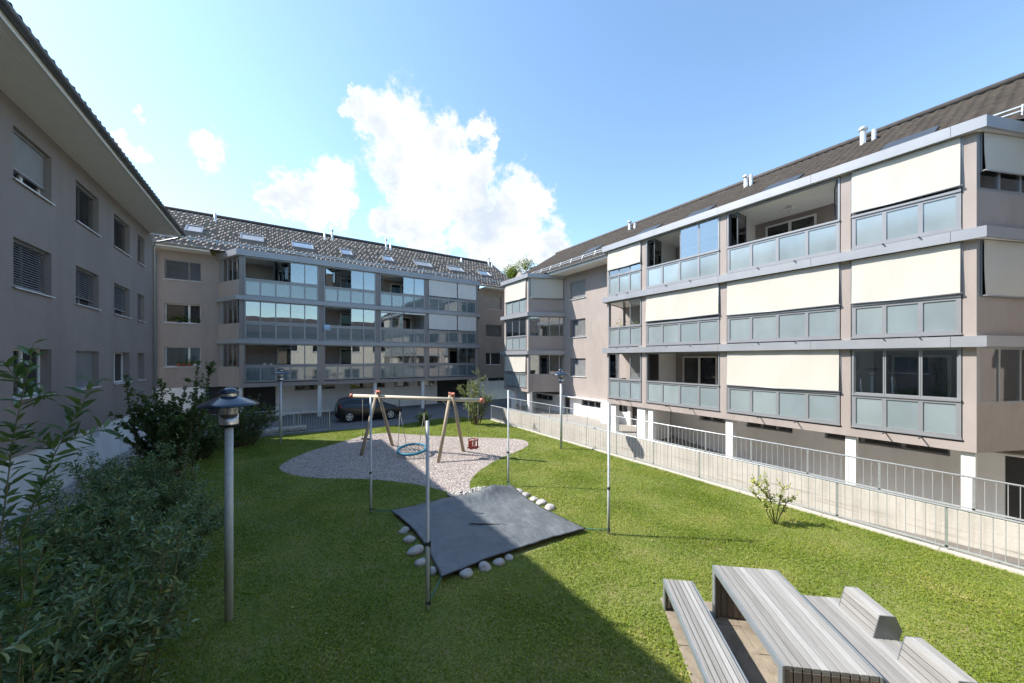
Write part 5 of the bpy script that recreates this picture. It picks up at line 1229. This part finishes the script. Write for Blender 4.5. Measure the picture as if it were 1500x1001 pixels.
shrub('sparse_bush', 'sparse yellow-green bush on the sunny lawn before the kerb railing', 'bush', bs, 1.1, .5, 0, .072, .044, 'leaf_yellow', 42, 63, 7, stems=[
    [(0, 0, 0), (-.06, .02, .3), (-.12, .06, .6), (-.34, .2, .9), (-.5, .3, 1.02)], [(0, 0, 0), (0, .04, .35), (-.08, .1, .75), (-.15, .16, 1.08)], [(.02, 0, 0), (.08, -.03, .3), (.12, -.06, .62), (.2, -.1, .95)],
    [(-.02, .02, 0), (-.14, .1, .25), (-.24, .14, .5)], [(.03, -.02, 0), (.12, -.08, .25), (.22, -.15, .5), (.26, -.18, .62)], [(0, 0, 0), (-.02, .12, .3), (-.22, .3, .62), (-.36, .42, .8)]], start=.3, bark='bark', twl=.22)
# tree standing behind the buildings
def tree(base, H, r_, label):
    root = tag(empty('broadleaf_tree', base), label, 'tree')
    m = MB(); m.tube([(0, 0, 0), (.1, 0, H * .35), (0, .1, H * .7), (.1, .1, H * .9)], [.28, .24, .16, .06], 10)
    rnd = np.random.default_rng(5); tips = []
    for i in range(16):
        a = rnd.uniform(0, 6.28); z0 = H * rnd.uniform(.45, .85); e = np.array([r_ * rnd.uniform(.5, .95) * math.cos(a), r_ * rnd.uniform(.5, .95) * math.sin(a), min(H * .98, z0 + H * rnd.uniform(.05, .2))])
        m.tube([(0, 0, z0 * .85), tuple(e * .5 + np.array([0, 0, z0 * .45])), tuple(e)], [.09, .06, .02], 6); tips.append(e)
    tips.append(np.array([0, 0, H])); m.build('trunk', M['bark'], root)
    P = np.concatenate([t + rnd.normal(0, 1, (700, 3)) * np.array([.62, .62, .5]) for t in tips]); leaves('crown', P, None, .22, .15, M['leaf_tree'], root)
tree((30.5, 44.2, 0), 17.6, 3.0, 'broadleaf tree top showing between the two tiled roofs')
tree((36.5, 58.5, 0), 19.9, 2.6, 'small olive tree top just left of the other behind the roofs')

for i, (u, mt, lab) in enumerate(((-3.02, 'terracotta', 'first red flower pot on the window sill'), (-2.78, 'terracotta', 'middle red flower pot on the window sill'), (-2.52, 'terracotta', 'third red flower pot on the window sill, with the tallest plant'), (-2.26, 'white_paint', 'small white pot at the end of the window sill'))):
    pot_at(u, DW + .03, 3.43, 1.0, mt, 'leaf_bright', lab, 60 if i != 2 else 130, .22 if i != 2 else .45, group='pots on the lowest left window sill')
c = pot_at(-3.0, DW + .06, 6.08, 1.0, 'frame_dark', 'leaf_bright', 'bushy green plant filling the middle left window', 500, .32, spread=.5)
pot_at(-2.15, DW + .06, 6.08, .9, 'frame_dark', 'leaf_hazel', 'small dark plant in the corner of the middle left window', 130, .2, spread=.16)
# plants on the end balcony of the sunlit block
WPR = Matrix.Translation((14.6, 8, 0))
for i, (y, lab) in enumerate(((13.0, 'leafy balcony plant at the end of the sunlit balconies'), (12.1, 'second balcony plant beside the folded pane'))):
    root = tag(empty('potted_plant', (15.0, y, 4.47)), lab, 'potted plant', 'plants on the sunlit end balcony')
    m = MB(); m.lathe([(0, 0), (.14, 0), (.18, .4), (.19, .42), (.16, .42), (0, .38)], n=18); m.build('pot', M['terracotta'], root)
    P = np.stack([RNG.normal(0, .1, 220), RNG.normal(0, .2, 220), .5 + np.abs(RNG.normal(.4, .28, 220))], -1); leaves('foliage', P, None, .10, .05, M['leaf_yellow'], root)
# chairs and table on the lowest balcony of the end block
def chair(x, y, z, rz, lab):
    r = tag(empty('garden_chair', WP @ Vector((x, y, z)), rz), lab, 'chair', 'white balcony chairs')
    m = MB(); m.box(-.22, .22, -.22, .22, .43, .46); m.build('seat', M['white_paint'], r, bevel=.01)
    m = MB(); m.box(-.22, .22, .2, .23, .5, .88); m.build('backrest', M['white_paint'], r, bevel=.01)
    for a in (-.2, .2):
        for b_ in (-.2, .2): m = MB(); m.tube([(a, b_, 0), (a * .95, b_ * .95, .43)], .014, 6); m.build('leg', M['white_paint'], r)
chair(3.0, .9, 2.43, 2.2, 'white chair left of the table behind misted balcony glass'); chair(3.9, 1.0, 2.43, -1.4, 'white chair right of the table behind misted balcony glass')
r = tag(empty('balcony_table', WP @ Vector((2.2, .9, 2.43))), 'white table behind the misted glass of the lowest balcony', 'table')
m = MB(); m.box(-.6, .6, -.35, .35, .70, .73); m.build('tabletop', M['white_paint'], r, bevel=.01)
for a in (-.52, .52):
    for b_ in (-.28, .28): m = MB(); m.tube([(a, b_, 0), (a, b_, .70)], .02, 8); m.build('leg', M['white_paint'], r)
print('objects', len(bpy.data.objects))

# things standing behind the frosted parapets of the sunlit block
def cabinet(y, x, z, w_, h, d_, lab):
    r = tag(empty('balcony_cabinet', (x, y, z)), lab, 'cabinet', 'cabinets behind the frosted balcony glass')
    m = MB(); m.box(-d_ / 2, d_ / 2, -w_ / 2, w_ / 2, .03, h - .03); m.build('carcass', M['white_paint'], r, bevel=.006)
    m = MB(); m.box(-d_ / 2 - .015, d_ / 2 + .01, -w_ / 2 - .015, w_ / 2 + .015, h - .03, h); m.build('top', M['white_paint'], r, bevel=.004)
    for k in (-1, 1):
        m = MB(); m.box(-d_ / 2 - .014, -d_ / 2 - .001, min(k * .006, k * (w_ / 2 - .01)), max(k * .006, k * (w_ / 2 - .01)), .05, h - .05); dr = m.build('door', M['white_paint'], r)
        m = MB(); m.tube([(-d_ / 2 - .03, k * .05, h * .5), (-d_ / 2 - .03, k * .05, h * .68)], .007, 6); m.build('handle', M['galv'], dr)
for a in ((6.75, 14.95, 1.79, .9, .78, .4, 'white cabinet behind the lowest frosted panes beside the left pillar, taller of two'), (5.85, 14.95, 1.79, .7, .45, .4, 'low white cabinet behind the second lowest frosted pane under the blind'),
          (2.75, 14.92, 7.13, .8, .42, .35, 'low white cabinet behind the topmost panes near the corner'), (2.0, 14.92, 7.13, .45, .36, .35, 'smallest white cabinet behind the last topmost pane at the corner'), (3.5, 14.92, 7.13, .4, .4, .35, 'narrow white cabinet behind the first topmost pane by the pillar'), (2.55, 14.92, 4.46, .5, .3, .35, 'small white cabinet behind the middle-floor panes near the corner')): cabinet(*a)
r = tag(empty('drying_rack', (15.0, 4.75, 1.79)), 'folding white drying rack behind the lowest frosted panes under the blind', 'drying rack')
m = MB()
for k in (-1, 1): m.tube([(-.2 * k, -.5, 0), (.2 * k, -.5, .78)], .012, 6); m.tube([(-.2 * k, .5, 0), (.2 * k, .5, .78)], .012, 6)
m.build('legs', M['white_paint'], r)
m = MB()
for k in range(8): x = -.25 + k * .07; m.tube([(x, -.55, .79), (x, .55, .79)], .007, 5)
m.build('rails', M['white_paint'], r)

# plants and a towel on the balconies of the end block
for u, lev, lab, nl, hh in ((5.35, 5.07, 'tall green plant behind the second misted balcony of the middle floor', 300, .5), (7.35, 5.07, 'green plant at the right end of that middle-floor balcony', 300, .45), (3.6, 5.07, 'low plant behind the misted glass next to the wide closed balcony', 160, .35)):
    pot_at(u, .38, lev, 1.8, 'terracotta', 'leaf_bright', lab, nl, hh, spread=.3)
for u, lab in ((1.25, 'small white pot on the handrail of the lowest end balcony'), (1.6, 'second small white pot on the handrail of the lowest end balcony')): pot_at(u, .0, 3.50, .8, 'white_paint', 'leaf_bright', lab, 24, .1, spread=.08)
tw = tag(empty('towel', WP @ Vector((4.75, 0, 6.16))), 'pale blue towel hung over the handrail of the middle balconies', 'towel')
m = MB(); V = []
prof = [(-.075, -.42), (-.07, -.2), (-.066, -.02), (-.04, .012), (.04, .012), (.066, -.02), (.07, -.25)]
for i in range(9):
    for d, z in prof: V.append((-.2 + .05 * i, d + .008 * math.sin(i * 1.7 + z * 6) - .006, z + .004))
m.add(V, [(i * 7 + j, i * 7 + j + 1, (i + 1) * 7 + j + 1, (i + 1) * 7 + j) for i in range(8) for j in range(6)], True)
M['towel'] = mat('towel', (.35, .48, .62), (.42, .55, .68), 9, .95, bump=.3, bscale=90)
o = m.build('cloth', M['towel'], tw, recalc=False); sm_ = o.modifiers.new('thick', 'SOLIDIFY'); sm_.thickness = .006
# a few fallen leaves
n = 170; x = RNG.uniform(-2.5, 11, n); y = RNG.uniform(.5, 20, n); k = inside(x, y, LAWN) & ~inside(x, y, SLAB) & ~inside(x, y, TARP); x, y = x[k], y[k]
D = RNG.normal(0, 1, (len(x), 3)); D[:, 2] *= .15
lf = leaves('fallen_leaves', np.stack([x, y, np.full_like(x, .04)], -1), D, .055, .03, M['leaf_yellow'], None)
tag(lf, 'few fallen yellowish leaves scattered over the lawn', 'leaves', kind='stuff')
